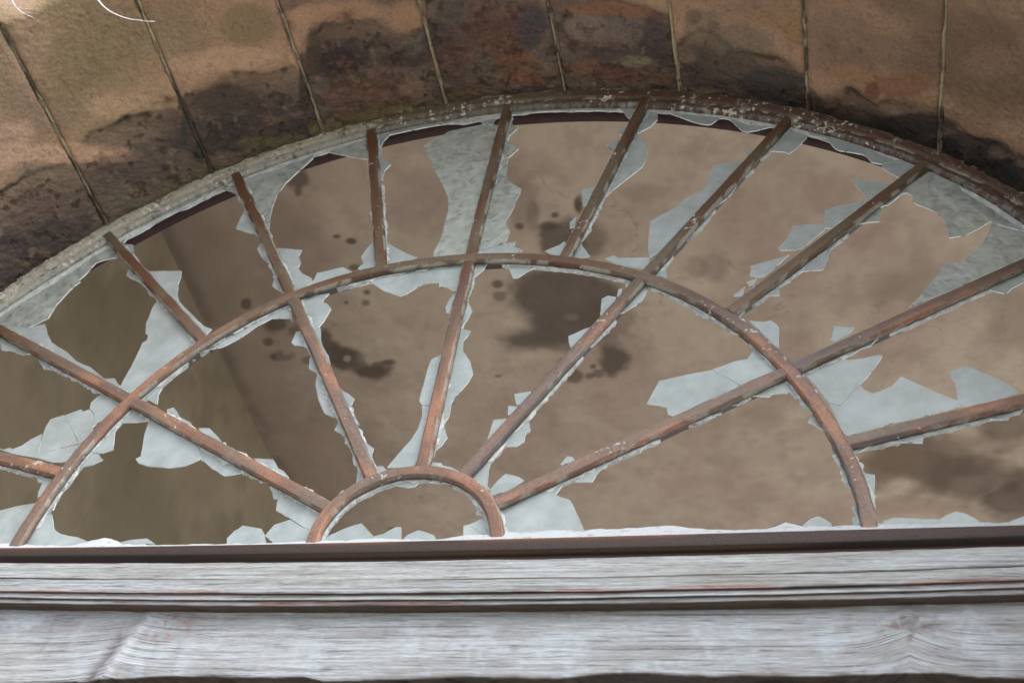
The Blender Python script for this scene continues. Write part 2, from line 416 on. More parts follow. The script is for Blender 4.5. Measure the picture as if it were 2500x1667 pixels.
# (px centre, px radii, colour, strength) - rust, lime bloom, soot and moss patches on the stones
PATCH = [
    (60, 250, 150, 60, (118, 96, 76), .5), (150, 360, 160, 26, (158, 122, 96), .8), (300, 240, 110, 26, (152, 122, 92), .7),
    (560, 130, 160, 30, (156, 122, 92), .8), (420, 60, 120, 70, (116, 98, 74), .6), (600, 50, 90, 60, (112, 94, 66), .8),
    (60, 90, 60, 120, (140, 112, 92), .5), (10, 330, 60, 60, (160, 124, 104), .6),
    (820, 14, 120, 26, (146, 108, 80), .8), (990, 30, 50, 40, (142, 106, 78), .8), (735, 60, 30, 60, (146, 112, 84), .7),
    (900, 220, 120, 60, (84, 62, 50), .75), (1010, 200, 45, 35, (112, 84, 66), .5), (830, 130, 90, 40, (52, 43, 42), .9), (985, 130, 70, 22, (56, 46, 44), .8),
    (1010, 100, 28, 34, (88, 80, 68), .7), (850, 60, 80, 26, (92, 78, 58), .6),
    (760, 110, 20, 60, (66, 56, 42), .8), (740, 210, 16, 60, (54, 44, 40), .8),
    (560, 230, 110, 40, (64, 54, 48), .8), (590, 330, 140, 22, (58, 50, 46), .7), (470, 330, 40, 60, (62, 54, 50), .6),
    (250, 330, 60, 26, (108, 90, 74), .6), (330, 310, 60, 22, (104, 88, 74), .5), (300, 400, 90, 40, (74, 60, 54), .5),
    (60, 480, 80, 50, (84, 66, 60), .6), (80, 400, 70, 20, (104, 90, 74), .6), (130, 560, 120, 40, (66, 56, 54), .7),
    (1110, 40, 30, 60, (74, 68, 64), .8), (1070, 90, 40, 50, (62, 54, 52), .8), (1110, 130, 50, 60, (80, 58, 48), .7), (1200, 60, 70, 50, (82, 56, 46), .8),
    (1240, 110, 60, 40, (86, 60, 42), .7), (1270, 150, 60, 34, (104, 66, 42), .55), (1290, 185, 50, 16, (112, 64, 40), .5), (1220, 20, 60, 22, (98, 74, 60), .6),
    (1300, 60, 34, 60, (62, 56, 58), .9), (1180, 220, 90, 18, (78, 62, 46), .6), (1300, 215, 60, 18, (64, 50, 48), .8),
    (1440, 55, 60, 45, (106, 90, 78), .8), (1540, 60, 60, 40, (98, 84, 76), .8), (1470, 12, 120, 16, (118, 76, 50), .8), (1560, 20, 60, 16, (116, 80, 54), .7),
    (1430, 155, 80, 16, (100, 58, 38), .55), (1520, 175, 70, 20, (84, 50, 38), .6), (1560, 140, 45, 16, (110, 100, 78), .7), (1600, 80, 34, 50, (66, 54, 56), .8),
    (1420, 100, 34, 14, (74, 52, 44), .7), (1500, 120, 70, 20, (66, 54, 54), .7), (1600, 180, 50, 26, (88, 66, 50), .7), (1400, 210, 60, 16, (84, 70, 66), .6),
    (1720, 60, 70, 50, (108, 92, 74), .8), (1830, 90, 80, 40, (98, 86, 72), .7), (1900, 30, 80, 30, (128, 98, 70), .8), (1945, 65, 24, 30, (126, 96, 56), .8),
    (1780, 150, 80, 40, (78, 66, 56), .7), (1880, 190, 90, 40, (58, 54, 52), .85), (1720, 190, 50, 30, (74, 60, 54), .6), (1700, 30, 20, 20, (76, 60, 48), .5), (1750, 55, 18, 14, (82, 66, 52), .5),
    (1690, 215, 90, 8, (116, 108, 82), .6), (1880, 245, 60, 8, (98, 94, 72), .6),
    (2050, 150, 80, 30, (118, 88, 70), .6), (2090, 180, 60, 26, (124, 92, 60), .6), (2220, 200, 90, 30, (112, 70, 48), .7), (2260, 240, 40, 14, (122, 92, 54), .7),
    (2160, 120, 100, 40, (104, 82, 68), .5), (2060, 60, 100, 50, (108, 86, 70), .5), (2010, 190, 18, 34, (132, 102, 78), .5),
    (2140, 215, 16, 22, (88, 52, 40), .7), (2410, 100, 100, 80, (98, 76, 58), .6), (2420, 150, 80, 50, (120, 92, 76), .5), (2380, 280, 60, 50, (108, 82, 60), .6),
    (2230, 300, 100, 30, (42, 35, 36), .9), (2350, 350, 80, 30, (46, 40, 40), .9), (2450, 420, 60, 30, (40, 38, 36), .9), (2400, 395, 80, 14, (34, 32, 30), .9),
    (2080, 280, 18, 12, (92, 62, 42), .8), (2060, 255, 22, 12, (112, 84, 62), .6), (2120, 310, 40, 6, (96, 86, 60), .7),
    (640, 330, 90, 16, (88, 80, 50), .7), (800, 300, 60, 12, (96, 88, 56), .8), (1010, 258, 46, 10, (120, 112, 66), .8), (480, 420, 50, 14, (84, 78, 58), .7),
    (330, 480, 90, 14, (82, 78, 62), .5), (1100, 262, 60, 8, (80, 72, 50), .6), (440, 300, 10, 40, (50, 52, 48), .8), (480, 360, 14, 30, (48, 50, 46), .8),
]

def arch_colour(T, Y):
    s = T*1.12
    n1 = fbm(s*5, Y*5, 5); n2 = fbm(s*26+5, Y*26, 4); n3 = fbm(s*90, Y*90+3, 3)
    col = np.zeros(T.shape+(3,))
    # stone to stone tint
    tints = [(96, 76, 60), (98, 78, 62), (100, 78, 60), (104, 81, 62), (110, 86, 68), (102, 84, 70), (98, 80, 68), (92, 72, 62), (130, 100, 76), (118, 98, 70), (126, 104, 80), (134, 110, 90), (128, 108, 90)]
    idx = np.clip(np.searchsorted(JR, T) - 1, 0, len(tints)-1)
    col[:] = S(104, 82, 64)
    for k, c in enumerate(tints):
        m = idx == k
        col[m] = S(*c)
    col = mixc(col, S(150, 116, 88), 0.45*sst(.5, .75, n1))
    col = mixc(col, S(98, 84, 62), 0.5*sst(.5, .3, n1))
    # bedding streaks of the sandstone
    st = fbm(s*3 + Y*4, (Y*1.0 - s*0.15)*26, 4)
    col = col*(0.84 + 0.32*st)[..., None]
    # crust
    yb = np.interp(T, CR_T, CR_Y)
    wob = (fbm(s*18, Y*18+40, 5)-.5)*0.034
    soft = 0.006 + 0.05*fbm(s*9+3, Y*2, 3)**2
    # light rim just in front of the crust edge
    d = Y - yb + wob
    rim = np.exp(-((d+0.03)/0.028)**2)*0.45
    col = mixc(col, S(156, 120, 92), rim)
    m = sst(-soft, soft, d)
    dark = S(84, 71, 62)*np.ones(col.shape)
    dark = mixc(dark, S(58, 50, 49), sst(.45, .65, n1))
    dark = mixc(dark, S(92, 72, 58), sst(.58, .75, n2)*0.7)
    edge = np.exp(-((d-0.004)/0.006)**2)*sst(.35, .6, fbm(s*9, Y*3, 3))
    m = m*(0.62 + 0.38*sst(0.0, 0.10, d))
    col = col*(1-m[..., None]) + dark*m[..., None]
    col = mixc(col, S(50, 40, 34), edge*0.85)
    chip = sst(.62, .74, fbm(s*45+2, Y*45+8, 3))*(.3+m)
    col = mixc(col, S(60, 47, 40), chip*.4)
    col = mixc(col, S(122, 100, 80), sst(.60, .72, fbm(s*50+12, Y*50+3, 3))*.35*m)
    for k, (u, v, rx, ry, c, a) in enumerate(PATCH):
        mk = arch_blob(T, Y, u, v, rx, ry, 0.4, k)
        col = mixc(col, S(*c), mk*a)
    # flaking, scaled rust coloured bits in the middle stones
    cen = sst(1.30, 1.42, T)*sst(1.92, 1.86, T)*m
    col = mixc(col, S(128, 78, 52), cen*sst(.56, .74, fbm(s*70, Y*110, 5))*0.32)
    col = mixc(col, S(52, 38, 36), cen*sst(.58, .74, fbm(s*44+9, Y*60+2, 4))*0.6)
    # moss and black line next to the frame
    near = sst(-0.055, -0.018, Y + (n2-.5)*.03)
    mossy = sst(1.55, 1.75, T)*sst(2.45, 2.2, T)
    col = mixc(col, S(86, 80, 48), near*mossy*0.75*sst(.3, .5, n3))
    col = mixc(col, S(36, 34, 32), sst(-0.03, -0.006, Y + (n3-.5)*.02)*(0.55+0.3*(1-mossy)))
    # pits
    pit = sst(.66, .76, fbm(s*150+2, Y*110+8, 3))
    col = mixc(col, S(66, 54, 45), pit*0.3)
    col = mixc(col, S(28, 26, 24), sst(-0.075, -0.03, Y + (n2-.5)*.05)*sst(1.35, .95, T)*.85)  # contact shadow beside the frame on the right, painted in
    return np.clip(col*(0.93+0.14*n3)[..., None], 0.004, 0.75)

YB, YFR = 0.02, -0.46
arch = empty("stone_arch", (0, YFR, 1.1), label="stained sandstone arch of wedge stones curving over the broken fan window", cat="arch", kind="thing")
GAP = 0.0028
for k in range(len(JR)-1):
    a0, a1 = JR[k] + GAP/1.12, JR[k+1] - GAP/1.12
    vis = 30 < math.degrees((a0+a1)/2) < 155
    nu, nv = (200, 380) if vis else (16, 24)
    e = np.linspace(0, 1, nu); e = 0.5 - 0.5*np.cos(np.pi*np.clip(e, 0, 1))*1.0 if not vis else e
    T = a0 + (a1-a0)*e
    Y = YB + (YFR-YB)*np.linspace(0, 1, nv)**1.0
    T2, Y2 = np.meshgrid(T, Y)
    s = T2*1.12
    R = R_OUT(T2) + 0.004
    # worn edges at the joints, rounded arris at the front, hollows in the crust
    ds = np.minimum(T2-a0, a1-T2)*1.12
    R = R + 0.006*np.exp(-ds/(0.002+.007*sst(.52, .75, fbm(Y2*35+k*3, T2*2, 3)))) + 0.0025*np.exp(-ds/0.004)*fbm(s*60, Y2*60, 2)
    yf = Y2 - YFR
    R = R + np.where(yf < 0.012, 0.012 - np.sqrt(np.maximum(0, 0.012**2 - (0.012-np.clip(yf, 0, .012))**2)), 0)
    yb_ = np.interp(T2, CR_T, CR_Y)
    wob = (fbm(s*18, Y2*18+40, 5)-.5)*0.034
    m = sst(-0.01, 0.01, Y2 - yb_ + wob)
    R = R + 0.0025*m*sst(.4, .6, fbm(s*4, Y2*4, 2)) + (fbm(s*14, Y2*14, 4)-.5)*0.004
    R = R + (fbm(s*70 + Y2*30, Y2*90, 3)-.5)*0.0040*(0.6 + m)
    R = R + 0.0030*np.exp(-((Y2 - yb_ + wob - .004)/.006)**2)*sst(.35, .6, fbm(s*9, Y2*3, 3))
    R = R + 0.0035*sst(.62, .74, fbm(s*45+2, Y2*45+8, 3))*(.3 + m)
    cen = sst(1.20, 1.40, T2)*sst(1.95, 1.80, T2)
    R = R + (fbm(s*34, Y2*50, 4)-.5)*0.007*cen*m
    col = arch_colour(T2, Y2)
    P = np.stack([R*np.cos(T2), Y2, R*np.sin(T2)], -1)
    V = P.reshape(-1, 3); cc = col.reshape(-1, 3)
    Fg = grid_faces(nv, nu)
    # sides out to the extrados
    loop = list(range(nu)) + [i*nu+nu-1 for i in range(1, nv)] + [(nv-1)*nu+j for j in range(nu-2, -1, -1)] + [i*nu for i in range(nv-2, 0, -1)]
    th = T2.ravel()[loop]; yy = Y2.ravel()[loop]
    V2 = np.stack([1.5*np.cos(th), yy, 1.5*np.sin(th)], -1)
    n0 = len(V); L = len(loop)
    F2 = np.array([[loop[i], n0+i, n0+(i+1) % L, loop[(i+1) % L]] for i in range(L)])
    V = np.vstack([V, V2]); cc = np.vstack([cc, np.tile(lin((205, 182, 165)), (L, 1))])
    mesh_obj("voussoir", V, np.vstack([Fg, F2]), M_STONE, arch, col=cc, smooth=True)
# mortar joints
for k in range(1, len(JR)-1):
    t = JR[k]; nv = 260; nu = 5
    Y = np.linspace(YB, YFR+0.004, nv); du = np.linspace(-1, 1, nu)*(GAP+0.0016)
    U, Y2 = np.meshgrid(du, Y)
    wav = (fbm(Y2*30+k, Y2*0+k, 3)-.5)*0.0024
    T2 = t + (U + wav)/1.12
    prot = sst(.35, .7, fbm(Y2*40+k*5, U*100+k, 4))
    R = R_OUT(np.full(T2.shape, t)) + 0.0062 - 0.0022*prot + 0.003*(np.abs(U)/(GAP))**2
    n = fbm(Y2*26+k*7, U*400, 4)
    yb_ = np.interp(np.full(T2.shape, t), CR_T, CR_Y)
    col = np.ones(T2.shape+(3,))*S(140, 126, 98)
    dk = sst(-0.04, 0.02, Y2-yb_)*(0.75 if t > 2.0 or t < 1.1 else .25)
    col = mixc(col, S(44, 38, 34), np.clip(sst(.46, .60, n) * 0.85 + dk, 0, .93) if k not in (5, 7) else sst(.60, .7, n)*0.8)
    col = mixc(col, S(150, 140, 110), 0.5*sst(.42, .32, n))
    P = np.stack([R*np.cos(T2), Y2, R*np.sin(T2)], -1)
    mesh_obj("mortar_joint", P.reshape(-1, 3), grid_faces(nv, nu), M_STONE, arch, col=col, smooth=True)

# ------------------------------------------------------------------ facade wall round the arch (front), inner wall
def arch_plate(name, y0, y1, r, x1, z0, z1, mat, parent=None):
    """wall plate with a semicircular-headed opening of radius r, door opening below"""
    V, Fc = [], []
    n = 48
    inner = [(r*math.cos(a), r*math.sin(a)) for a in np.linspace(0, math.pi, n+1)]
    inner = [(r, z0)] + inner + [(-r, z0)]
    def outer(p, i):
        if i == 0: return (x1, z0)
        if i == len(inner)-1: return (-x1, z0)
        a = math.pi*(i-1)/n
        c, s_ = math.cos(a), math.sin(a)
        k = min(x1/abs(c) if abs(c) > 1e-6 else 1e9, z1/s_ if s_ > 1e-6 else 1e9)
        return (c*k, s_*k)
    for i, p in enumerate(inner):
        q = outer(p, i)
        for y in (y0, y1):
            V.append((p[0], y, p[1])); V.append((q[0], y, q[1]))
    m = len(inner)
    for i in range(m-1):
        a = 4*i; b = 4*(i+1)
        Fc += [(a, b, b+1, a+1), (a+2, a+3, b+3, b+2), (a, a+2, b+2, b), (a+1, b+1, b+3, a+3)]
    Fc += [(0, 1, 3, 2), (4*(m-1), 4*(m-1)+2, 4*(m-1)+3, 4*(m-1)+1)]
    # corner fill
    return mesh_obj(name, V, Fc, mat, parent)
fac = arch_plate("facade_wall", YFR+0.003, YB-0.003, 1.495, 5.0, GZ, 2.25, M_FACADE)
tag(fac, "pale pinkish stone house wall showing only at the top left corner", "wall", kind="thing")
# jambs below the spring of the arch
for sx in (-1, 1):
    x0, x1 = sorted((sx*1.125, sx*1.49))
    V, Fc = box_data(x0, x1, YFR, YB, GZ, 0.08)
    mesh_obj("jamb_stone", V, Fc, M_FACADE, arch)

# ------------------------------------------------------------------ room behind: ceiling, walls (back and right left open to an invented court that lights the ceiling)
CZ = 1.9
KC = 1.62
XL = on_level(500, 790, CZ)[0]
YBACK = 2.6  # ceiling cut short so light from the invented court reaches it
iw = arch_plate("inner_wall", YB, 0.17, 1.47, 6.0, GZ, CZ, M_FACADE)
tag(iw, "plastered inner face of the wall round the window opening", "wall", kind="structure")

def ceil_blob(X, Y, u, v, rx, ry, wob=.3, seed=0, soft=(1.12, .78), fr=7):
    c = on_level(u, v, CZ)[:2]; a = on_level(u+rx, v, CZ)[:2]-c; b = on_level(u, v+ry, CZ)[:2]-c
    Ji = np.linalg.inv(np.array([[a[0], b[0]], [a[1], b[1]]]))
    dx, dy = X-c[0], Y-c[1]
    p = Ji[0, 0]*dx+Ji[0, 1]*dy; q = Ji[1, 0]*dx+Ji[1, 1]*dy
    d = np.sqrt(p*p+q*q) + (fbm(X*fr*2+seed*1.7, Y*fr*2+seed, 3)-.5)*2*wob
    return sst(soft[0], soft[1], d)

def CS(r, g_, b_):
    c = lin((r, g_, b_)); return (c*np.array([.97, 1, .98])*.66 + c.mean()*.34)*KC
nx, ny = 620, 620
xg = np.linspace(XL, 2.4, nx); yg = np.linspace(0.17, YBACK, ny)
X, Y = np.meshgrid(xg, yg)
n1 = fbm(X*1.6, Y*1.6, 4); n2 = fbm(X*7+3, Y*7, 5); n3 = fbm(X*25, Y*25, 3)
col = np.ones(X.shape+(3,))*CS(150, 130, 110)
col = mixc(col, CS(136, 112, 96), .6*sst(.45, .65, n1))
col = mixc(col, CS(158, 140, 118), .5*sst(.5, .7, fbm(X*2+8, Y*2, 3)))
col = mixc(col, CS(122, 103, 90), .35*sst(.50, .74, n2))
col = mixc(col, CS(164, 146, 126), .25*sst(.52, .3, fbm(X*9+6, Y*9, 5)))
col = mixc(col, CS(118, 100, 86), .22*sst(.54, .74, fbm(X*22+6, Y*22, 4)))
# browner band along the left wall with a faint tide line
dl = X - XL
col = mixc(col, CS(108, 90, 72), .75*sst(.75, .0, dl+(n2-.5)*.5))
col = mixc(col, CS(84, 68, 52), .5*np.exp(-((dl-0.02)/0.03)**2)*sst(.35, .6, n2))
DK = (78, 64, 53)
BIG = [(1240, 690), (1262, 660), (1330, 645), (1420, 655), (1480, 670), (1520, 690), (1520, 740), (1500, 790), (1470, 830), (1430, 850), (1385, 858), (1330, 850),
       (1265, 856), (1240, 850), (1229, 832), (1245, 816), (1290, 800), (1280, 775), (1250, 745)]
pl = [tuple(on_level(u, v, CZ)[:2]) for u, v in BIG]
sd_ = polydist(X, Y, pl) + (fbm(X*12, Y*12, 4)-.5)*.07
col = mixc(col, CS(74, 61, 53), sst(-.03, .045, sd_)*.85)
col = mixc(col, CS(92, 76, 66), sst(.0, .06, sd_)*sst(.5, .7, n2)*.5)
BL = [(1370, 580, 55, 42, .85), (1430, 590, 45, 40, .6), (1340, 552, 22, 12, .8), (1412, 502, 10, 18, .95), (1355, 525, 8, 6, .8), (1268, 553, 9, 7, .8), (1300, 530, 14, 40, .35),
      (1480, 790, 60, 60, .45), (1500, 880, 34, 36, .9), (1400, 918, 22, 16, .8), (1448, 895, 8, 6, .8), (1440, 918, 10, 7, .7), (1460, 912, 12, 9, .7), (1380, 890, 20, 14, .5),
      (1215, 693, 12, 8, .8), (1222, 722, 16, 12, .6), (823, 576, 10, 5, .9), (858, 588, 13, 7, .9), (865, 652, 12, 7, .8), (896, 713, 9, 7, .8), (845, 739, 5, 4, .8), (893, 740, 10, 7, .7),
      (673, 790, 26, 20, .85), (735, 760, 20, 20, .4), (655, 835, 12, 9, .8), (690, 870, 26, 12, .6), (668, 872, 8, 5, .8), (752, 880, 16, 10, .6), (600, 743, 12, 11, .9), (745, 812, 34, 26, .7),
      (791, 823, 14, 16, .8), (806, 848, 20, 14, .8), (820, 866, 30, 24, .9), (850, 880, 34, 24, .9), (875, 898, 22, 14, .7), (912, 909, 36, 18, .95), (948, 885, 16, 6, .8), (935, 895, 22, 12, .7),
      (724, 437, 30, 22, .8), (728, 465, 10, 14, .8), (1230, 520, 12, 10, .5), (1216, 919, 8, 3, .7), (845, 865, 20, 18, .4), (1280, 500, 30, 60, .3),
      (1742, 650, 30, 34, .35), (1700, 652, 24, 24, .25), (1560, 470, 60, 20, .22), (955, 1290, 10, 6, .5)]
for k, (u, v, rx, ry, a) in enumerate(BL):
    col = mixc(col, CS(*DK), ceil_blob(X, Y, u, v, rx*1.12, ry*1.12, .36, k, (1.3, .62), 12)*a)
for k, (u, v, rx, ry, a) in enumerate([(847, 876, 10, 9, .75), (700, 862, 10, 6, .5), (1395, 775, 20, 9, .25)]):
    col = mixc(col, CS(138, 118, 100), ceil_blob(X, Y, u, v, rx, ry, .1, k)*a)
SOFT = [(2250, 1120, 190, 80, (88, 70, 54), .85), (2350, 1170, 150, 70, (84, 67, 53), .8), (2150, 1130, 90, 60, (100, 80, 60), .7), (2460, 1050, 90, 60, (84, 66, 54), .7), (2480, 1220, 90, 90, (70, 56, 44), .8),
        (2180, 690, 60, 50, (116, 98, 80), .55), (2250, 660, 40, 60, (118, 100, 84), .4), (2480, 780, 80, 80, (108, 90, 74), .5), (2400, 960, 80, 20, (110, 90, 74), .5), (2250, 720, 180, 16, (120, 102, 86), .35),
        (1860, 1020, 60, 40, (122, 104, 88), .4), (700, 620, 120, 160, (118, 96, 80), .5), (1040, 470, 120, 60, (124, 104, 92), .35), (2340, 1090, 60, 30, (128, 108, 90), .4),
        (2200, 1240, 120, 26, (118, 90, 70), .5), (640, 1060, 40, 60, (106, 86, 70), .4), (770, 1090, 120, 26, (128, 106, 86), .3), (1500, 1250, 300, 60, (150, 132, 112), .4)]
for k, (u, v, rx, ry, c, a) in enumerate(SOFT):
    col = mixc(col, CS(*c), ceil_blob(X, Y, u, v, rx, ry, .55, k+40, (1.3, .4), 5)*a)
# hairline cracks
rid = np.abs(fbm(X*3+11, Y*3+4, 5)-.5)
col = mixc(col, CS(104, 88, 74), .45*sst(.006, .001, rid)*sst(.5, .6, fbm(X*2, Y*2+9, 2)))
col = np.clip(col*(.95+.1*n3)[..., None], 0.01, .8)
Z = CZ + (fbm(X*2, Y*2, 3)-.5)*.02 + (n2-.5)*.004
P = np.stack([X, Y, Z], -1)
V = P.reshape(-1, 3); n0 = len(V)
slab, sf = box_data(XL-0.3, 2.4, 0.17, YBACK, CZ+0.05, CZ+0.3)
Fq = np.vstack([grid_faces(ny, nx, flip=True), np.array(sf)+n0])
cc = np.vstack([col.reshape(-1, 3), np.tile(CS(140, 120, 100), (8, 1))])
o = mesh_obj("ceiling", np.vstack([V, np.array(slab)]), Fq, M_PLASTER, col=cc, smooth=False)
tag(o, "brown plastered ceiling with damp stains seen through the broken window", "ceiling", kind="structure")

# left wall of the room
nyl, nzl = 300, 160
yg = np.linspace(0.17, YBACK, nyl); zg = np.linspace(GZ, CZ+.05, nzl)
Yw, Zw = np.meshgrid(yg, zg)
n1 = fbm(Yw*3, Zw*3, 5); n2 = fbm(Yw*2, Zw*2+5, 3)
KC = 1.8
col = np.ones(Yw.shape+(3,))*CS(116, 102, 78)
col = mixc(col, CS(100, 88, 64), .7*sst(.4, .65, n2))
col = mixc(col, CS(132, 114, 90), .4*sst(.5, .7, n1))
col = mixc(col, CS(84, 72, 54), .3*sst(.55, .75, fbm(Yw*9, Zw*9, 4)))
Xw = XL + (fbm(Yw*2, Zw*2, 3)-.5)*.03
P = np.stack([Xw, Yw, Zw], -1).reshape(-1, 3)
bx_, bf = box_data(XL-0.3, XL-0.05, 0.17, YBACK, GZ, CZ+.05)
o = mesh_obj("wall_left", np.vstack([P, np.array(bx_)]), np.vstack([grid_faces(nzl, nyl), np.array(bf)+len(P)]), M_PLASTER,
             col=np.vstack([col.reshape(-1, 3), np.tile(CS(118, 104, 78), (8, 1))]))
tag(o, "olive brown plaster wall at the left end of the room behind the window", "wall", kind="structure")

# ------------------------------------------------------------------ the fan window
win = empty("fan_window", (0, 0, 0), label="broken semicircular fan window with red brown glazing bars and jagged glass", cat="window", kind="thing")

def sweep(name, path, prof, mat, parent, colf=None, closed_prof=True, jitter=0.0, seed=0, smooth=True):
    """path: (n,2) in the window plane x,z; prof: list of (across, y)"""
    path = np.asarray(path, float); n = len(path); k = len(prof)
    tg = np.gradient(path, axis=0); tg /= np.linalg.norm(tg, axis=1)[:, None]
    nm = np.stack([-tg[:, 1], tg[:, 0]], 1)
    ln = np.concatenate([[0], np.cumsum(np.linalg.norm(np.diff(path, axis=0), axis=1))])
    V = np.zeros((n, k, 3)); A = np.zeros((n, k)); Lg = np.zeros((n, k)); YY = np.zeros((n, k))
    for j, (a, y) in enumerate(prof):
        jt = (fbm(ln*60+seed*3, np.full(n, j*3.3+seed), 3)-.5)*2*jitter
        V[:, j, 0] = path[:, 0] + nm[:, 0]*(a+jt*np.sign(a) if a else 0)
        V[:, j, 2] = path[:, 1] + nm[:, 1]*(a+jt*np.sign(a) if a else 0)
        V[:, j, 1] = y + jt*0.5
        A[:, j] = a; Lg[:, j] = ln; YY[:, j] = y
    Fc = []
    for i in range(n-1):
        for j in range(k if closed_prof else k-1):
            j2 = (j+1) % k
            Fc.append((i*k+j, i*k+j2, (i+1)*k+j2, (i+1)*k+j))
    Fc = np.array(Fc)
    col = colf(V, A, Lg, YY).reshape(-1, 3) if colf else None
    faces = [tuple(f) for f in Fc] + [tuple(range(k)), tuple((n-1)*k+j for j in range(k-1, -1, -1))]
    return mesh_obj(name, V.reshape(-1, 3), faces, mat, parent, col=col, smooth=smooth)

def resample(pts, step=0.004):
    pts = np.asarray(pts, float)
    ln = np.concatenate([[0], np.cumsum(np.linalg.norm(np.diff(pts, axis=0), axis=1))])
    n = max(4, int(ln[-1]/step))
    t = np.linspace(0, ln[-1], n)
    return np.stack([np.interp(t, ln, pts[:, 0]), np.interp(t, ln, pts[:, 1])], 1)

YFACE = -0.017
BARS = {
    150: [(-160, 716), (0, 803), (160, 888), (312, 967), (700, 1183), (800, 1232)],
    120: [(573, 421), (631, 542), (650, 588), (708, 722), (779, 849), (810, 955), (905, 1158)],
    90: [(1236, 258), (1220, 330), (1184, 482), (1143, 627), (1120, 737), (1084, 882), (1059, 1003), (1031, 1136)],
    60: [(1914, 288), (1776, 469), (1569, 668), (1487, 757), (1328, 922), (1262, 1003), (1200, 1084), (1140, 1152)],
    30: [(2640, 576), (2500, 637), (2358, 702), (2151, 803), (1930, 885), (1848, 934), (1742, 986), (1519, 1084), (1359, 1156), (1205, 1222)],
    135: [(262, 567), (319, 641), (415, 737), (501, 830)],
    105: [(905, 316), (909, 390), (922, 546), (929, 650)],
    75: [(1574, 234), (1548, 303), (1487, 415), (1439, 498), (1404, 562), (1380, 628)],
    45: [(2257, 395), (2167, 469), (2087, 523), (1928, 648), (1786, 752)],
    15: [(2640, 937), (2500, 968), (2326, 1013), (2070, 1073)],
    165: [(-160, 1072), (0, 1113), (140, 1147)],
}
MIDPX = [(35, 1330), (80, 1249), (128, 1185), (179, 1121), (242, 1048), (312, 968), (399, 907), (447, 869), (542, 801), (638, 751), (708, 721), (823, 683), (938, 651),
         (1046, 634), (1142, 627), (1200, 626), (1328, 631), (1455, 646), (1570, 669), (1678, 712), (1774, 765), (1870, 841), (1921, 898), (1979, 968), (2036, 1044),
         (2073, 1114), (2103, 1194), (2124, 1290)]
SMPX = [(760, 1325), (785, 1265), (823, 1223), (887, 1178), (960, 1153), (1031, 1146), (1110, 1159), (1168, 1194), (1200, 1242), (1213, 1312)]

def smooth_path(px, y=YFACE, deg=None, arc=False):
    P = np.array([on_wall(u, v, y)[[0, 2]] for u, v in px])
    t = np.concatenate([[0], np.cumsum(np.linalg.norm(np.diff(P, axis=0), axis=1))]); t /= t[-1]
    deg = deg or (2 if len(px) > 4 else 1)
    tt = np.linspace(0, 1, 200)
    cx, cz = np.polyfit(t, P[:, 0], deg), np.polyfit(t, P[:, 1], deg)
    return resample(np.stack([np.polyval(cx, tt), np.polyval(cz, tt)], 1))

OXIDE = lin((182, 134, 108))*0.60
OX2 = lin((154, 116, 96))*0.55
GREYP = lin((140, 124, 112))*0.55
OLIVE = lin((118, 106, 84))*0.52
def bar_colour(seed, up=0.0):
    def f(V, A, L, Yp):
        n = fbm(L*14+seed*5, A*60+seed, 4); n2 = fbm(L*60+seed, A*300+3, 4); n3 = fbm(L*7+seed*2, A*40, 3)
        c = np.ones(V.shape)*OXIDE
        c = mixc(c, OX2, sst(.4, .6, n))
        c = mixc(c, GREYP, sst(.46, .60, n3)*.8)
        # worn olive brown towards the head, with the reveal's shade painted in
        sd__ = sst(.70, .78, np.abs(A)/.0104)
        c = mixc(c, lin((176, 172, 160))*.62, sd__*sst(.54, .62, fbm(L*40+seed*4, np.sign(A)*7+seed+A*120, 5))*.85)
        c = mixc(c, lin((120, 108, 112))*.5, sst(.54, .66, fbm(L*5+seed*6, A*90, 3))*.6)
        h = sst(0.30, 0.58, V[..., 2] + (n-.5)*.2)
        c = mixc(c, OLIVE*(1-sst(.45, .6, n3))[..., None] + (lin((116, 78, 52))*.5)*sst(.45, .6, n3)[..., None], h*.90)
        c = mixc(c, lin((188, 186, 172))*.6, sd__*h*sst(.47, .56, fbm(L*45+seed*4, np.sign(A)*9+seed+A*120, 5))*.85)
        # web and rear edge: dark iron with putty rests
        rear = sst(-0.009, -0.007, Yp)
        c = mixc(c, np.array([.05, .045, .04]), rear*.9)
        return c
    return f

def bar_profile(w_):
    yf, yr = YFACE, YFACE + 0.010
    pr = []
    for a, y in ((-1, .0050), (-.97, .0036), (-.80, .0008), (-.70, 0), (0, -.0004), (.70, 0), (.80, .0008), (.97, .0036), (1, .0050)):
        pr.append((a*w_, yf + y))
    pr = [(-w_, yr)] + pr + [(w_, yr), (0.0016, yr), (0.0016, 0.011), (-0.0016, 0.011), (-0.0016, yr)]
    return pr

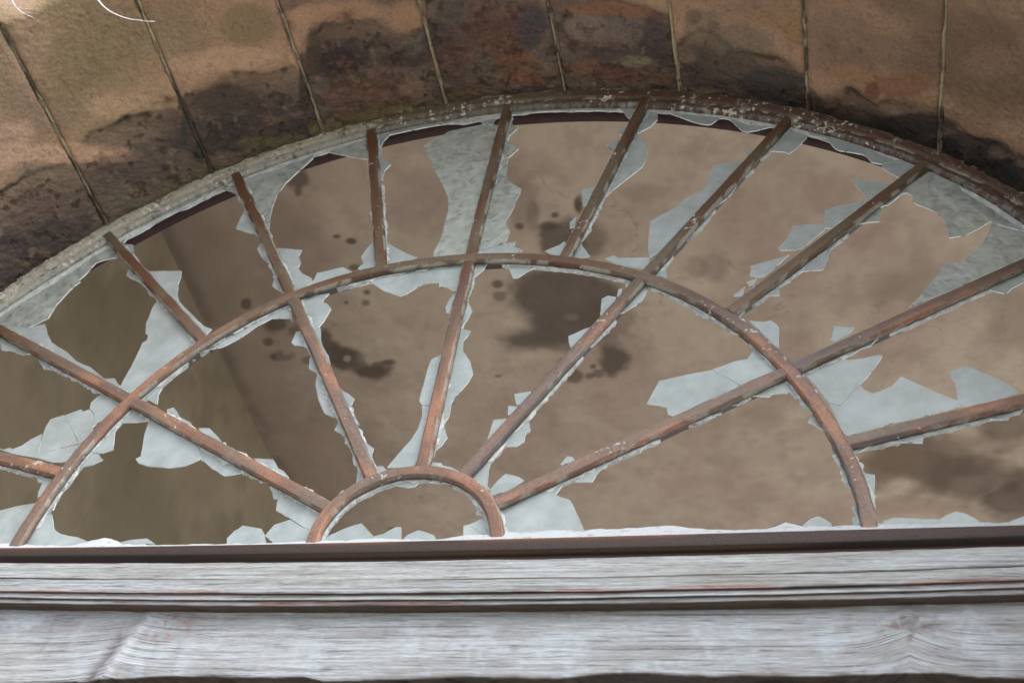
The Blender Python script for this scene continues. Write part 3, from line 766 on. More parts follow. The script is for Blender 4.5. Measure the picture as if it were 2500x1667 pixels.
def putty(path, side, parent, seed, wmax=0.0065):
    """rough, broken putty bead on one side of a bar, behind the head"""
    path = np.asarray(path); n = len(path)
    ln = np.concatenate([[0], np.cumsum(np.linalg.norm(np.diff(path, axis=0), axis=1))])
    tg = np.gradient(path, axis=0); tg /= np.linalg.norm(tg, axis=1)[:, None]
    nm = np.stack([-tg[:, 1], tg[:, 0]], 1)*side
    wd = (0.0095 + wmax*fbm(ln*55+seed*7, ln*0+seed, 3)*1.2)*sst(.34, .46, fbm(ln*16+seed*3, ln*0+seed*2, 3))
    V, Fc = [], []
    prof = [(0.0017, -0.0065), (1.0, -0.0062), (0.97, -0.001), (0.62, 0.004), (0.35, 0.009), (0.0017, 0.0095)]
    k = len(prof)
    for i in range(n):
        for j, (a, y) in enumerate(prof):
            d = a if a < .01 else max(0.0018, a*wd[i]*(0.85+.3*vn(ln[i]*200+j*5, seed+j)))
            V.append((path[i, 0]+nm[i, 0]*d, y + (0 if wd[i] > .004 else -0.0), path[i, 1]+nm[i, 1]*d))
    for i in range(n-1):
        if max(wd[i], wd[i+1]) < 0.003: continue
        for j in range(k):
            j2 = (j+1) % k
            q = (i*k+j, i*k+j2, (i+1)*k+j2, (i+1)*k+j)
            Fc.append(q if side > 0 else q[::-1])
    if not Fc: return
    mesh_obj("putty", V, Fc, M_PUTTY, parent)

def make_bar(name, path, hw, seed):
    b = sweep(name, path, bar_profile(hw), M_BAR, win, bar_colour(seed), jitter=0.0011, seed=seed, smooth=False)
    b.data.name = name
    for s_ in (-1, 1):
        putty(resample(path, 0.003), s_, b, seed*2+s_)
    return b

mid_path = smooth_path(MIDPX, deg=8)
small_path = smooth_path(SMPX, deg=6)
make_bar("arched_glazing_bar", mid_path, 0.0105, 3)
make_bar("arched_glazing_bar", small_path, 0.0100, 5)
for i, (a, px) in enumerate(BARS.items()):
    pth = smooth_path(px)
    if a in (165, 150, 30, 15):                        # these run on beyond the picture, up to the frame
        d0 = (pth[0]-pth[6]); d0 /= np.linalg.norm(d0); q0 = pth[0].copy(); ext = []
        while math.hypot(*q0) < R_IN(math.atan2(q0[1], q0[0])) + .006 and len(ext) < 200:
            q0 = q0 + d0*.004; ext.append(q0)
        if ext: pth = np.vstack([ext[::-1], pth])
    dv = pth[-1]-pth[-4]; pth = np.vstack([pth, pth[-1]+dv/np.linalg.norm(dv)*.005])
    make_bar("radial_glazing_bar", pth, 0.0104, 11+i).location[1] += 0.0012

# outer frame ring
tt = np.linspace(math.radians(1), math.radians(179), 1500)
ro, ri = R_OUT(tt)+0.010, R_IN(tt)
nn = (fbm(tt*90, tt*0, 4)-.5)*.0035
prof = [(0, -0.004), (0, -0.010), (.12, -0.014), (.30, -0.0145), (.36, -0.0125), (.5, -0.0125), (.56, -0.0165), (.8, -0.018), (1.0, -0.019), (1.0, 0.0), (0.2, 0.0)]
prof = [tuple(np.array(prof[i])*(1-f)+np.array(prof[i+1])*f) for i in range(8) for f in (0, .2, .4, .6, .8)] + prof[8:]
k = len(prof); V = np.zeros((len(tt), k, 3)); QA = np.zeros((len(tt), k))
for j, (q, y) in enumerate(prof):
    r = ri*(1-q) + ro*q + (nn if 0 < q < 1 else nn*.6)
    V[:, j, 0] = r*np.cos(tt); V[:, j, 2] = r*np.sin(tt); V[:, j, 1] = y + (fbm(tt*120, tt*0+j*.45, 3)-.5)*.003
    QA[:, j] = q
TA = np.repeat(tt[:, None], k, 1)
n1 = fbm(V[..., 0]*34+9, V[..., 2]*34+9, 5); n2 = fbm(V[..., 0]*150, V[..., 2]*150+3, 4)
lime = lin((180, 178, 164))*.75; brn = lin((122, 110, 90))*.6; grb = lin((150, 160, 160))*.7
col = mixc(np.ones(V.shape)*brn, lin((104, 80, 66))*.6, sst(1.55, 1.35, TA))
left = sst(1.62, 2.0, TA)
wl = np.clip(left*.95 + .02, 0, 1)
col = mixc(col, lime, sst(.66, .74, n1*.55 + n2*.45 + .34*wl)*1.0)
col = mixc(col, grb, sst(.30, .10, QA)*.5*sst(.4, .6, n2+.15*wl))
col = mixc(col, lin((60, 50, 42))*.6, sst(.62, .72, n2)*.4)
edge_ = np.maximum(np.exp(-((QA-.97)/.05)**2), np.exp(-((QA-.44)/.06)**2))
col = mixc(col, lin((196, 192, 172))*.7, edge_*sst(.44, .54, fbm(V[..., 0]*60+3, V[..., 2]*60, 5))*.85)
col = mixc(col, lin((92, 86, 50))*.6, sst(.75, .95, QA)*sst(.5, .6, n1)*.7)
Fc = []
for i in range(len(tt)-1):
    for j in range(k):
        j2 = (j+1) % k; Fc.append((i*k+j, i*k+j2, (i+1)*k+j2, (i+1)*k+j))
mesh_obj("outer_frame", V.reshape(-1, 3), np.array(Fc), M_FRAME, win, col=col)
# rear rebate, maroon with its underside shade put into the colour
ra = R_IN(tt) + 0.004
V = []
for r_, y in ((0, 0.0015), (0, 0.029), (0.02, 0.029), (0.02, 0.0015)):
    V.append(np.stack([(ra+r_)*np.cos(tt), np.full(len(tt), y), (ra+r_)*np.sin(tt)], 1))
V = np.stack(V, 1); k = 4; Fc = []
for i in range(len(tt)-1):
    for j in range(k):
        j2 = (j+1) % k; Fc.append((i*k+j, i*k+j2, (i+1)*k+j2, (i+1)*k+j))
mesh_obj("frame_rebate", V.reshape(-1, 3), np.array(Fc), M_REBATE, win)
# thin putty line and glass slivers left all round inside the frame
V, Fc = [], []
rg = R_IN(tt)
gw = 0.004 + 0.011*fbm(tt*14, tt*0+5, 4)**2*2.2
for i in range(len(tt)):
    for r_, y in ((rg[i]+.003, -0.0045), (rg[i]-gw[i], -0.0042), (rg[i]-gw[i], -0.0015), (rg[i]+.003, -0.001)):
        V.append((r_*math.cos(tt[i]), y, r_*math.sin(tt[i])))
for i in range(len(tt)-1):
    for j in range(4):
        j2 = (j+1) % 4; Fc.append((i*4+j, i*4+j2, (i+1)*4+j2, (i+1)*4+j))
mesh_obj("frame_putty", V, Fc, M_PUTTY, win)

# ------------------------------------------------------------------ glass shards
SH = []       # list of (material key, px polygon)
def A(t, pts, h=0): SH.append((h, tp(t, pts)))
def B(h, *parts):
    r = []
    for t, pts in parts: r += tp(t, pts)
    SH.append((h, r))
A('01', [(-40,1010),(0,985),(300,790),(600,600),(810,455),(890,515),(895,560),(790,580),(735,600),(655,690),(600,735),(615,745),(540,805),(430,925),(385,1000),(370,1025),(190,1115),(-40,1040)], 1)
A('01', [(-40,1045),(190,1110),(240,1095),(345,1072),(362,1140),(395,1210),(450,1250),(520,1290),(600,1370),(560,1380),(-40,1080)])
A('01', [(-10,1130),(15,1275),(90,1285),(180,1310),(240,1300),(260,1250)])
A('01', [(250,1240),(290,1340),(335,1415),(440,1425),(450,1400),(470,1350)])
A('01', [(470,1360),(475,1450),(530,1465),(560,1420),(560,1380)])
A('02', [(560,90),(700,150),(800,235),(880,232),(905,275),(930,290),(960,340),(820,290),(560,130)])
A('01', [(1215,870),(1165,950),(1120,1065),(1115,1140),(1135,1160),(1125,1195),(1090,1215),(1055,1295),(1005,1400),(945,1500),(925,1545),(960,1600),(1040,1620),(1200,1480),(1400,1340),(1560,1200),(1500,1160),(1350,1010)])
A('01', [(930,460),(1020,465),(1025,520),(1060,600),(1130,670),(1390,668),(1388,700),(1365,770),(1360,850),(1375,900),(1430,960),(1500,1030),(1560,1090),(1625,1115),(1560,1180),(1400,1010),(1200,790),(1000,570)])
A('01', [(980,660),(970,700),(1000,720),(1090,760),(1130,800),(1100,720),(1025,640)])
A('01', [(850,380),(945,450),(1000,390),(1100,325),(1300,225),(1500,135),(1640,65),(1720,45),(1790,70),(1830,100),(1830,20),(1600,20),(1200,190)], 1)
A('01', [(1810,75),(1860,110),(1885,180),(1850,250),(1810,345),(1930,385),(2005,420),(1960,250),(1880,80)])
A('01', [(1990,460),(1970,500),(2010,570),(2050,600),(2090,640),(2110,700),(2085,780),(2110,800),(2170,830),(2190,800),(2060,500),(2010,440)])
B(1, ('10', [(0,1270),(200,1210),(490,1105),(525,1160),(515,1215),(420,1300),(310,1400),(240,1490)]), ('11', [(205,170),(185,260),(180,345),(200,410),(245,490),(150,330),(0,20)]), ('10', [(-30,1330)]))
A('11', [(250,490),(330,495),(430,505),(405,550),(420,600),(400,640),(430,680),(505,720),(510,745),(440,800),(380,830),(340,790),(230,500)])
A('11', [(515,745),(545,680),(600,670),(680,650),(745,635),(800,665),(830,680),(700,740),(560,800),(450,850),(400,840)])
A('11', [(970,450),(920,510),(885,560),(905,610),(860,650),(920,680),(1000,660),(985,500)])
A('11', [(1075,440),(1150,490),(1230,530),(1310,560),(1200,600),(1060,640),(1040,600),(1050,470)])
A('10', [(520,1135),(700,1080),(920,1030),(930,1220),(850,1210),(700,1180),(620,1160),(530,1145)], 1)
B(0, ('10', [(980,1000),(1110,1030),(1060,1080),(1035,1130),(1045,1220),(1110,1265),(1065,1310),(1045,1370),(1060,1480),(1065,1550)]), ('11', [(1052,190),(1075,260),(1075,420),(1020,420),(990,10)]), ('10', [(985,1300)]))
A('10', [(1750,880),(1820,955),(1890,955),(1930,870),(1900,820),(1800,850)])
A('10', [(1100,1030),(1130,1030),(1400,975),(1750,905),(1740,870),(1400,920),(1100,990)], 1)
B(1, ('10', [(1840,945),(1560,1005),(1360,1120),(1440,1300),(1500,1400),(1560,1540)]), ('11', [(1550,110),(1553,200),(1520,330),(1490,440),(1440,530),(1440,560),(1600,545),(1710,535),(1760,300),(1830,0)]), ('10', [(1900,1200),(1950,960)]))
B(1, ('10', [(1990,870),(2030,860),(2040,950),(2080,980),(1995,1060),(2005,1090),(2050,1110),(2090,1140),(2010,1210),(1995,1330),(2010,1390),(2060,1420),(2110,1450),(2105,1500)]), ('11', [(2100,70),(2060,170),(2030,230),(1990,300),(2025,375),(1990,460),(1980,460),(1850,500),(1780,520),(1800,430),(1850,60)]), ('10', [(1940,1100),(1970,900)]))
A('11', [(1790,510),(1850,495),(1980,462),(2065,445),(2055,480),(2120,510),(2000,545),(1760,550)])
A('11', [(950,750),(1000,700),(1150,670),(1225,660),(1240,720),(1340,775),(1230,845),(1180,860),(1060,820)])
A('11', [(1215,700),(1220,655),(1400,620),(1650,590),(1620,830),(1590,820),(1540,790),(1480,790),(1480,755),(1400,755),(1340,775),(1240,730)])
A('11', [(1590,840),(1560,880),(1530,940),(1535,980),(1560,985),(1590,890),(1640,830)])
A('11', [(370,870),(480,860),(560,850),(640,840),(585,900),(630,920),(655,955),(600,1050),(560,1095),(520,1100),(420,950)])
A('11', [(0,1080),(0,1150),(80,1090),(200,1030),(340,1030),(360,1060),(350,980),(250,960),(150,990)])
A('01', [(1500,1290),(1560,1270),(1700,1245),(1760,1215),(1850,1170),(1900,1120),(1960,1090),(2080,1020),(2195,1010),(2195,950),(2100,970),(1900,1070),(1700,1170),(1500,1260)])
A('02', [(1100,340),(1230,290),(1240,310),(1215,350),(1205,430),(1180,420),(1090,370)])
A('02', [(795,350),(750,375),(700,420),(690,465),(725,500),(730,560),(710,610),(800,540),(980,390),(900,360)])
A('02', [(688,467),(640,485),(620,470),(500,512),(545,600),(605,725),(720,630),(708,600),(728,560),(722,502)])
A('02', [(498,512),(390,545),(350,610),(320,700),(300,800),(330,805),(603,727),(543,602)])
A('02', [(330,655),(240,700),(170,750),(100,775),(80,765),(30,780),(-20,770),(100,810),(280,840),(420,880),(500,870),(620,735),(330,807),(297,800),(318,700)])
A('02', [(980,440),(1160,540),(1100,560),(980,570),(930,570),(900,560),(950,500)])
A('02', [(905,580),(880,660),(870,780),(790,805),(655,805),(760,690),(860,600)])
A('02', [(645,812),(760,810),(770,835),(790,855),(700,895),(600,912),(590,880)])
A('02', [(600,910),(560,980),(500,1060),(440,1150),(410,1240),(370,1230),(320,1240),(430,1060),(540,930)])
A('02', [(-20,1245),(140,1205),(290,1180),(260,1230),(180,1350),(110,1480),(70,1530),(-20,1530)])
A('02', [(300,1320),(400,1275),(415,1370),(430,1400),(470,1425),(530,1440),(600,1450),(720,1500),(700,1520),(170,1520),(200,1430)])
A('02', [(275,950),(295,1030),(330,1030),(300,1100),(290,1150),(340,1130),(420,1000),(440,950)])
A('02', [(1160,520),(1110,660),(1080,830),(1040,850),(1060,880),(1130,905),(1200,910),(1300,920),(1420,905),(1500,870),(1540,850),(1540,815),(1500,700),(1300,600)])
A('02', [(1542,817),(1542,860),(1560,865),(1620,920),(1720,980),(1800,965),(1870,950),(1900,925),(1700,800),(1500,690)])
A('02', [(1280,470),(1330,455),(1360,490),(1380,530),(1460,570),(1480,600),(1440,620),(1280,500)])
A('02', [(1520,615),(1605,615),(1640,650),(1680,690),(1740,770),(1700,760),(1540,650)])
A('12', [(60,845),(210,850),(230,880),(250,920),(290,940),(330,985),(330,1010),(200,960)])
A('12', [(180,1030),(205,1110),(215,1155),(240,1155),(250,1130),(300,1150),(320,1090)])
A('12', [(250,1130),(232,1240),(340,1300),(440,1370),(520,1400),(570,1290),(620,1230),(420,1130),(300,1080)])
A('12', [(340,1312),(220,1350),(145,1435),(210,1485),(230,1505),(470,1500),(530,1400),(440,1375)])
A('02', [(1740,1460),(1800,1400),(1830,1385),(1860,1360),(2005,1385),(2030,1430),(2040,1510),(1740,1510)])
A('02', [(860,1500),(1000,1470),(1130,1460),(1190,1500)])
A('11', [(385,1130),(350,1210),(370,1230),(450,1235),(490,1200),(450,1120)])
A('12', [(490,80),(485,160),(520,180),(560,210),(590,190),(540,60)])
A('12', [(545,215),(535,290),(560,400),(605,500),(640,515),(700,540),(740,540),(680,400),(590,230)])
A('12', [(710,570),(680,630),(720,650),(750,680),(790,640),(760,570)])
A('12', [(855,915),(845,1040),(900,1020),(910,950)])
A('11', [(520,1080),(570,1100),(575,1180),(605,1280),(640,1340),(655,1390),(610,1350),(500,1120)])
A('12', [(580,0),(600,0),(635,60),(655,150),(610,90)])
A('12', [(710,290),(750,330),(790,350),(830,385),(810,430),(750,430)])
A('12', [(750,430),(805,432),(825,460),(830,500),(850,550),(875,590),(840,580),(780,480)])
A('12', [(880,690),(905,710),(940,740),(980,770),(965,830),(1000,900),(1000,950),(940,870)])
A('12', [(1500,50),(1440,75),(1420,90),(1390,170),(1350,320),(1330,410),(1350,435),(1430,430),(1500,100)])
A('12', [(1350,437),(1350,520),(1320,620),(1270,700),(1190,790),(1085,915),(1280,920),(1345,820),(1420,450)])
A('11', [(1700,590),(1860,590),(1820,660),(1750,715),(1700,720)])
A('11', [(1680,720),(1745,720),(1735,800),(1720,850),(1690,890),(1650,900)])
A('11', [(1670,880),(1700,900),(1735,970),(1700,1040),(1660,1090),(1650,1110),(1620,1060)])
B(0, ('11', [(1620,1105),(1725,1130),(1700,1170),(1670,1200),(1665,1280),(1720,1360),(1742,1455)]), ('12', [(1700,270),(1610,370),(1575,420),(1555,530),(1510,580),(1450,560),(1470,300),(1560,0)]))
A('12', [(1480,595),(1520,595),(1530,640),(1545,680),(1500,740),(1450,780),(1440,830),(1400,830),(1440,600)])
A('12', [(990,910),(1050,905),(1085,940),(1060,970),(970,990)])
A('12', [(1380,870),(1500,880),(1510,900),(1570,910),(1640,945),(1540,950),(1380,920)])
A('21', [(100,590),(370,595),(330,640),(270,670),(200,715),(165,718),(140,660)])
A('21', [(560,630),(600,650),(630,678),(690,665),(720,650)])
A('20', [(150,830),(620,790),(750,830),(960,810),(960,850),(640,850),(300,865),(170,880)], 1)
A('20', [(960,810),(1010,860),(1040,900),(1080,925),(1120,830),(1100,790)])
A('20', [(1160,790),(1240,830),(1270,860),(1270,920),(1220,970),(1120,1020),(1080,1020),(1120,860)])
A('20', [(1115,1030),(1150,1070),(1170,1090),(1200,1160),(1190,1210),(1155,1280),(1000,1400),(880,1490),(840,1560),(780,1568),(960,1150),(1060,1020)])
A('20', [(960,990),(1040,980),(1020,1050),(975,1030)])
A('20', [(875,1105),(960,1075),(1000,1080),(950,1170),(930,1150)])
A('21', [(690,45),(780,20),(740,160),(700,165)])
A('21', [(600,300),(650,250),(640,330),(600,340)])
A('21', [(410,515),(520,470),(560,440),(620,530),(580,560),(470,545)])
A('21', [(680,430),(700,480),(730,520),(755,555),(650,570),(580,550),(630,420)])
A('20', [(1240,810),(1350,865),(1450,900),(1560,940),(1640,957),(1680,955),(1740,910),(1800,905),(1840,930),(1880,970),(1920,1005),(1960,1015),(2040,1000),(2150,970),(2120,890),(1700,835),(1300,790)])
B(0, ('20', [(2000,1230),(1890,1245),(1700,1265),(1660,1380),(1640,1445),(1480,1535)]), ('21', [(1400,190),(1300,240),(1215,290),(1197,500),(1215,575),(1370,470)]), ('20', [(1830,1500)]))
A('30', [(360,960),(550,1010),(530,1060),(455,1140),(395,1180),(360,1165),(250,1160),(200,1170),(330,1000)])
A('30', [(50,1170),(110,1145),(130,1180),(80,1210)])
A('21', [(1210,670),(1330,600),(1335,650),(1345,720),(1230,690)])
A('21', [(870,575),(940,550),(970,570),(1080,568),(1215,566),(1180,650),(1000,630)])
A('21', [(1140,750),(1195,780),(1195,810),(1150,900),(1080,940),(1010,985),(960,990),(1060,860)])
A('21', [(1100,735),(1020,750),(1030,790),(1070,780)])
A('21', [(1000,795),(970,810),(960,860),(990,860)])
A('21', [(955,865),(890,855),(845,880),(838,940),(830,1005),(890,980)])
A('21', [(760,1095),(700,1115),(640,1145),(590,1165),(592,1210),(605,1255),(660,1220)])
A('22', [(300,330),(175,350),(190,430),(230,430)])
A('22', [(130,445),(200,450),(170,510),(125,515)])
A('12', [(2000,540),(1900,550),(1885,590),(1870,640),(1850,700),(1920,660)])
A('22', [(280,530),(300,630),(260,660),(250,715),(190,750),(120,750),(80,740),(180,600)])
A('12', [(1940,760),(1880,850),(1860,930),(1850,1050),(1880,1090),(1840,1080),(1720,990),(1790,900),(1880,790)])
A('12', [(2130,1015),(2090,990),(2060,980),(1990,965),(1930,1020),(1870,1090),(1880,1130),(2000,1100)])
A('22', [(80,1190),(250,1120),(390,1090),(500,1130),(600,1165),(625,1200),(650,1260),(710,1390),(720,1420),(715,1450),(150,1460),(90,1420),(60,1300)])
A('22', [(440,1060),(560,1010),(540,1050),(520,1080),(490,1120),(450,1105)])
A('22', [(620,970),(770,910),(920,850),(880,900),(830,940),(770,1025),(640,1025)])
A('22', [(530,890),(580,830),(620,835),(640,860),(540,900)])
A('22', [(1380,530),(1350,510),(1342,458),(1190,430),(1240,335),(1285,255),(1500,208),(1690,172),(1880,278),(1900,300),(1600,430),(1420,520)])
A('22', [(1692,170),(1850,110),(1950,90),(2060,95),(2175,135),(2180,170),(1910,290),(1882,275)])
A('22', [(1950,90),(1980,50),(2010,5),(2050,5),(2110,50),(2180,130),(2080,92)])
A('22', [(1520,530),(1660,480),(1720,520),(1640,545)])
A('22', [(1620,500),(1770,430),(1760,505),(1680,520)])
A('22', [(1770,410),(1930,370),(1890,435),(1830,435)])
A('32', [(0,340),(150,290),(350,180),(430,250),(460,300),(500,350),(525,410),(450,398),(420,360),(400,345),(280,350),(240,375),(150,365),(40,370)])
A('32', [(590,490),(560,540),(540,570),(620,610),(700,650),(680,560)])
A('32', [(715,720),(735,815),(780,830),(790,780)])
A('32', [(530,420),(560,450),(575,490),(600,490)])
A('21', [(1500,910),(1560,990),(1610,1020),(1710,1022),(1720,1000),(1600,930)])
A('21', [(1790,1080),(1800,1125),(1850,1140),(1900,1155),(1900,1120)])
A('31', [(90,1050),(200,1060),(260,1048),(300,1075),(322,1100),(320,1180),(320,1250),(290,1240),(160,1110)])
B(0, ('30', [(870,1368),(1000,1385),(1165,1405),(1160,1440),(1040,1520),(1000,1568)]), ('31', [(985,160),(975,90),(940,50)]), ('30', [(900,1420)]))
A('30', [(1105,1260),(1130,1240),(1350,1220),(1430,1260),(1330,1330),(1250,1370),(1170,1330),(1110,1290)])
A('30', [(540,1010),(560,1040),(680,1060),(720,1110),(750,1140),(780,1155),(880,1170),(960,1185),(1000,1210),(1030,1245),(1100,1258),(1180,1240),(1350,1240),(1420,1230),(1000,1080),(600,990)])
A('31', [(960,130),(860,160),(760,175),(670,200),(668,260),(670,340),(720,340),(820,270),(970,160)])
A('31', [(655,305),(430,320),(400,380),(380,420),(315,490),(330,510),(440,505),(500,490),(670,350)])
A('31', [(400,545),(330,570),(250,590),(100,630),(105,660),(95,705),(170,715),(200,710),(280,650)])
A('31', [(150,725),(70,750),(90,775),(120,770)])
A('31', [(60,780),(20,820),(-30,850),(-20,870),(40,860)])
A('31', [(1080,170),(1110,190),(1095,240),(1085,285),(1000,290),(900,310),(850,340),(830,340),(940,260)])
A('31', [(840,330),(850,345),(790,390),(750,450),(710,510),(690,590),(655,658),(500,670),(400,700),(330,750),(290,745),(300,690),(600,490)])
A('31', [(318,750),(325,855),(250,855),(200,860),(130,880),(50,940),(20,985),(-10,960),(60,890),(280,730)])
A('31', [(1110,170),(1150,165),(1210,120),(1260,75),(1300,70),(1350,92),(1343,130),(1380,160),(1430,175),(1530,220),(1570,255),(1590,290),(1610,350),(1622,408),(1750,385),(1850,335),(1940,280),(2060,320),(2300,380),(2300,260),(2000,70),(1750,-60),(1480,-160),(1350,-100),(1300,0)], 1)
A('31', [(1945,300),(1920,370),(1880,450),(1820,500),(1760,560),(1700,590),(1640,612),(1580,612),(1560,650),(1530,700),(1440,810),(1380,880),(1320,940),(1620,820),(1920,680),(2300,520),(2300,390),(2060,330)], 1)
A('31', [(1870,790),(1900,805),(2000,830),(2060,843),(2100,800),(2180,760),(2300,700),(2300,620),(2050,700)])
A('31', [(1080,1180),(1060,1195),(1020,1240),(950,1260),(870,1310),(780,1335),(650,1345),(480,1400),(700,1270),(950,1200)])
A('31', [(900,1095),(880,1100),(740,1090),(735,1130),(715,1200),(740,1210),(850,1150)])
A('32', [(500,160),(640,110),(780,90),(870,92),(960,80),(1100,52),(1110,65),(1090,100),(1040,170),(990,230),(937,277),(870,350),(790,440),(700,420),(600,290),(480,160)])
A('32', [(790,440),(870,352),(937,279),(960,305),(1000,330),(1040,345),(1100,325),(1180,290),(1250,215),(1270,220),(1450,300),(1560,350),(1690,400),(1715,440),(1500,500),(1200,570),(860,670),(810,660),(700,420)])
A('32', [(1625,180),(1690,160),(1760,140),(1850,180),(1950,220),(2050,265),(2110,305),(2150,338),(2000,400),(1740,460),(1700,420),(1690,400),(1680,340),(1665,260),(1640,220)])
A('32', [(1430,630),(1420,730),(1300,725),(1220,718),(1150,720),(1090,730),(1030,745),(930,800),(900,790),(870,740),(1200,680)])
A('32', [(2115,460),(2100,500),(2070,560),(1950,545),(1820,555),(1700,585),(1600,610),(1430,665),(1500,590),(1800,500),(2120,430)])
A('32', [(960,940),(985,960),(1055,970),(1055,1030),(1050,1100),(1040,1130),(980,1000)])
A('32', [(500,1365),(530,1335),(560,1310),(620,1288),(670,1310),(720,1345),(730,1385),(500,1395)])
A('32', [(1100,1380),(1120,1330),(1200,1298),(1300,1305),(1420,1312),(1540,1315),(1540,1375)])
A('32', [(1540,1315),(1600,1280),(1670,1250),(1720,1260),(1760,1272),(1850,1320),(1860,1365),(1540,1375)])
A('12', [(600,1500),(640,1440),(760,1385),(830,1360),(890,1345),(970,1430),(1000,1480)])
A('12', [(970,1480),(980,1440),(1060,1420),(1100,1395),(1150,1370),(1190,1370),(1190,1485)])
A('12', [(1190,1480),(1240,1430),(1320,1393),(1370,1405),(1440,1430),(1470,1480)])
A('12', [(1665,1460),(1668,1360),(1700,1353),(1860,1450)])
A('12', [(1702,1352),(1760,1330),(1800,1305),(1860,1330),(1870,1445)])
A('12', [(1755,1150),(1775,1200),(1762,1270),(1800,1275),(1835,1310),(1840,1200)])
A('12', [(1120,1010),(1160,1055),(1200,1060),(1240,1070),(1300,1060),(1330,1020)])
A('12', [(715,1115),(740,1090),(790,1085),(760,1140),(730,1140)])
A('32', [(880,1310),(920,1255),(960,1225),(1000,1250),(1015,1330),(1010,1385),(900,1385)])
for_area = []
def poly_area(P):
    x, z = P[:, 0], P[:, 1]
    return 0.5*np.sum(x*np.roll(z, -1) - np.roll(x, -1)*z)
rnd = random.Random(5)
def jag(P, amp, rn):
    """finer, slightly irregular break line"""
    out = []
    n = len(P)
    for i in range(n):
        a, b = P[i], P[(i+1) % n]
        L = np.linalg.norm(b-a); k = max(1, int(L/0.010))
        nrm = np.array([-(b-a)[1], (b-a)[0]])/(L+1e-9)
        out.append(a)
        for j in range(1, k):
            out.append(a + (b-a)*j/k + nrm*rn.uniform(-amp, amp))
    return np.array(out)
YG = -0.0035
shards = []
for h, px in SH:
    P = np.array([on_wall(u, v, YG)[[0, 2]] for u, v in px])
    shards.append((abs(poly_area(P)), h, P))
shards.sort(key=lambda s_: -s_[0])
def shard_mesh(P, dy, tilt, V, Fc, mi, rn):
    P = jag(P, 0.0005, rn)
    if poly_area(P) < 0: P = P[::-1]
    n = len(P); c = P.mean(0); off = len(V)
    th = 0.0021
    for y0 in (-th/2, th/2):
        for p in P:
            V.append((p[0], YG + dy + y0 + tilt[0]*(p[0]-c[0]) + tilt[1]*(p[1]-c[1]), p[1]))
    Fc.append(tuple(off+i for i in range(n))); mi.append(0)
    Fc.append(tuple(off+n+i for i in range(n-1, -1, -1))); mi.append(0)
    for i in range(n):
        j = (i+1) % n
        Fc.append((off+i, off+n+i, off+n+j, off+j)); mi.append(1)
rest = ([], [], [])
for i, (ar, h, P) in enumerate(shards):
    dy = rnd.uniform(-0.0009, 0.0009); tilt = (rnd.uniform(-.012, .012), rnd.uniform(-.012, .012))
    if i < 98:
        V, Fc, mi = [], [], []
        shard_mesh(P, dy, tilt, V, Fc, mi, rnd)
        mesh_obj("glass_shard", V, Fc, None, win, mats=[M_GLASS_HAM if h else M_GLASS, M_GLASS_EDGE], midx=mi)
    else:
        shard_mesh(P, dy, tilt, rest[0], rest[1], rest[2], rnd)
if rest[0]:
    o = mesh_obj("glass_splinters", rest[0], rest[1], None, win, mats=[M_GLASS, M_GLASS_EDGE], midx=rest[2])
    tag(o, kind="stuff")

# ------------------------------------------------------------------ bottom rail of the window and the timber below it
NXW = 1500
XW = np.linspace(-1.115, 1.115, NXW)
def line_z(px, y):
    P = np.array([on_wall(u, v, y)[[0, 2]] for u, v in px])
    c = np.polyfit(P[:, 0], P[:, 1], 3)
    lo, hi = P[0, 0], P[-1, 0]
    z = np.polyval(c, np.clip(XW, lo, hi))
    s0 = np.polyval(np.polyder(c), lo); s1 = np.polyval(np.polyder(c), hi)
    return z + np.where(XW < lo, (XW-lo)*s0*.3, 0) + np.where(XW > hi, (XW-hi)*s1*.3, 0)
def L5(a, b, c, d, e): return [(0, a), (625, b), (1250, c), (1875, d), (2500, e)]

def loft(name, rows, colf, mat, parent, disp=None, gwf=None):
    """rows: (y, px line or z array, subdivisions to the next row)"""
    zs, ys, tg_ = [], [], []
    R_ = [(y, (line_z(l, y) if isinstance(l, list) else l), n) for y, l, n in rows]
    for i in range(len(R_)-1):
        y0, z0, n = R_[i]; y1, z1, _ = R_[i+1]
        for j in range(n):
            t = j/n; zs.append(z0*(1-t)+z1*t); ys.append(np.full(NXW, y0*(1-t)+y1*t)); tg_.append(i+t)
    zs.append(R_[-1][1]); ys.append(np.full(NXW, R_[-1][0])); tg_.append(len(R_)-1.0)
    Z = np.array(zs); Y = np.array(ys); X = np.repeat(XW[None, :], len(zs), 0); T = np.repeat(np.array(tg_)[:, None], NXW, 1)
    if disp is not None: X, Y, Z = disp(X, Y, Z, T)
    col = colf(X, Y, Z, T)
    P = np.stack([X, Y, Z], -1)
    o = mesh_obj(name, P.reshape(-1, 3), grid_faces(len(zs), NXW, flip=True), mat, parent, col=col.reshape(-1, 3), smooth=False)
    if mat is M_WOOD:
        ga = o.data.attributes.new("Gw", 'FLOAT', 'POINT')
        gw_ = (gwf(X, Y, Z) if gwf else Z - .6*Y + .004*(fbm(X*3, Z*20, 3)-.5))
        ga.data.foreach_set("value", gw_.ravel().astype(np.float32))
    return o

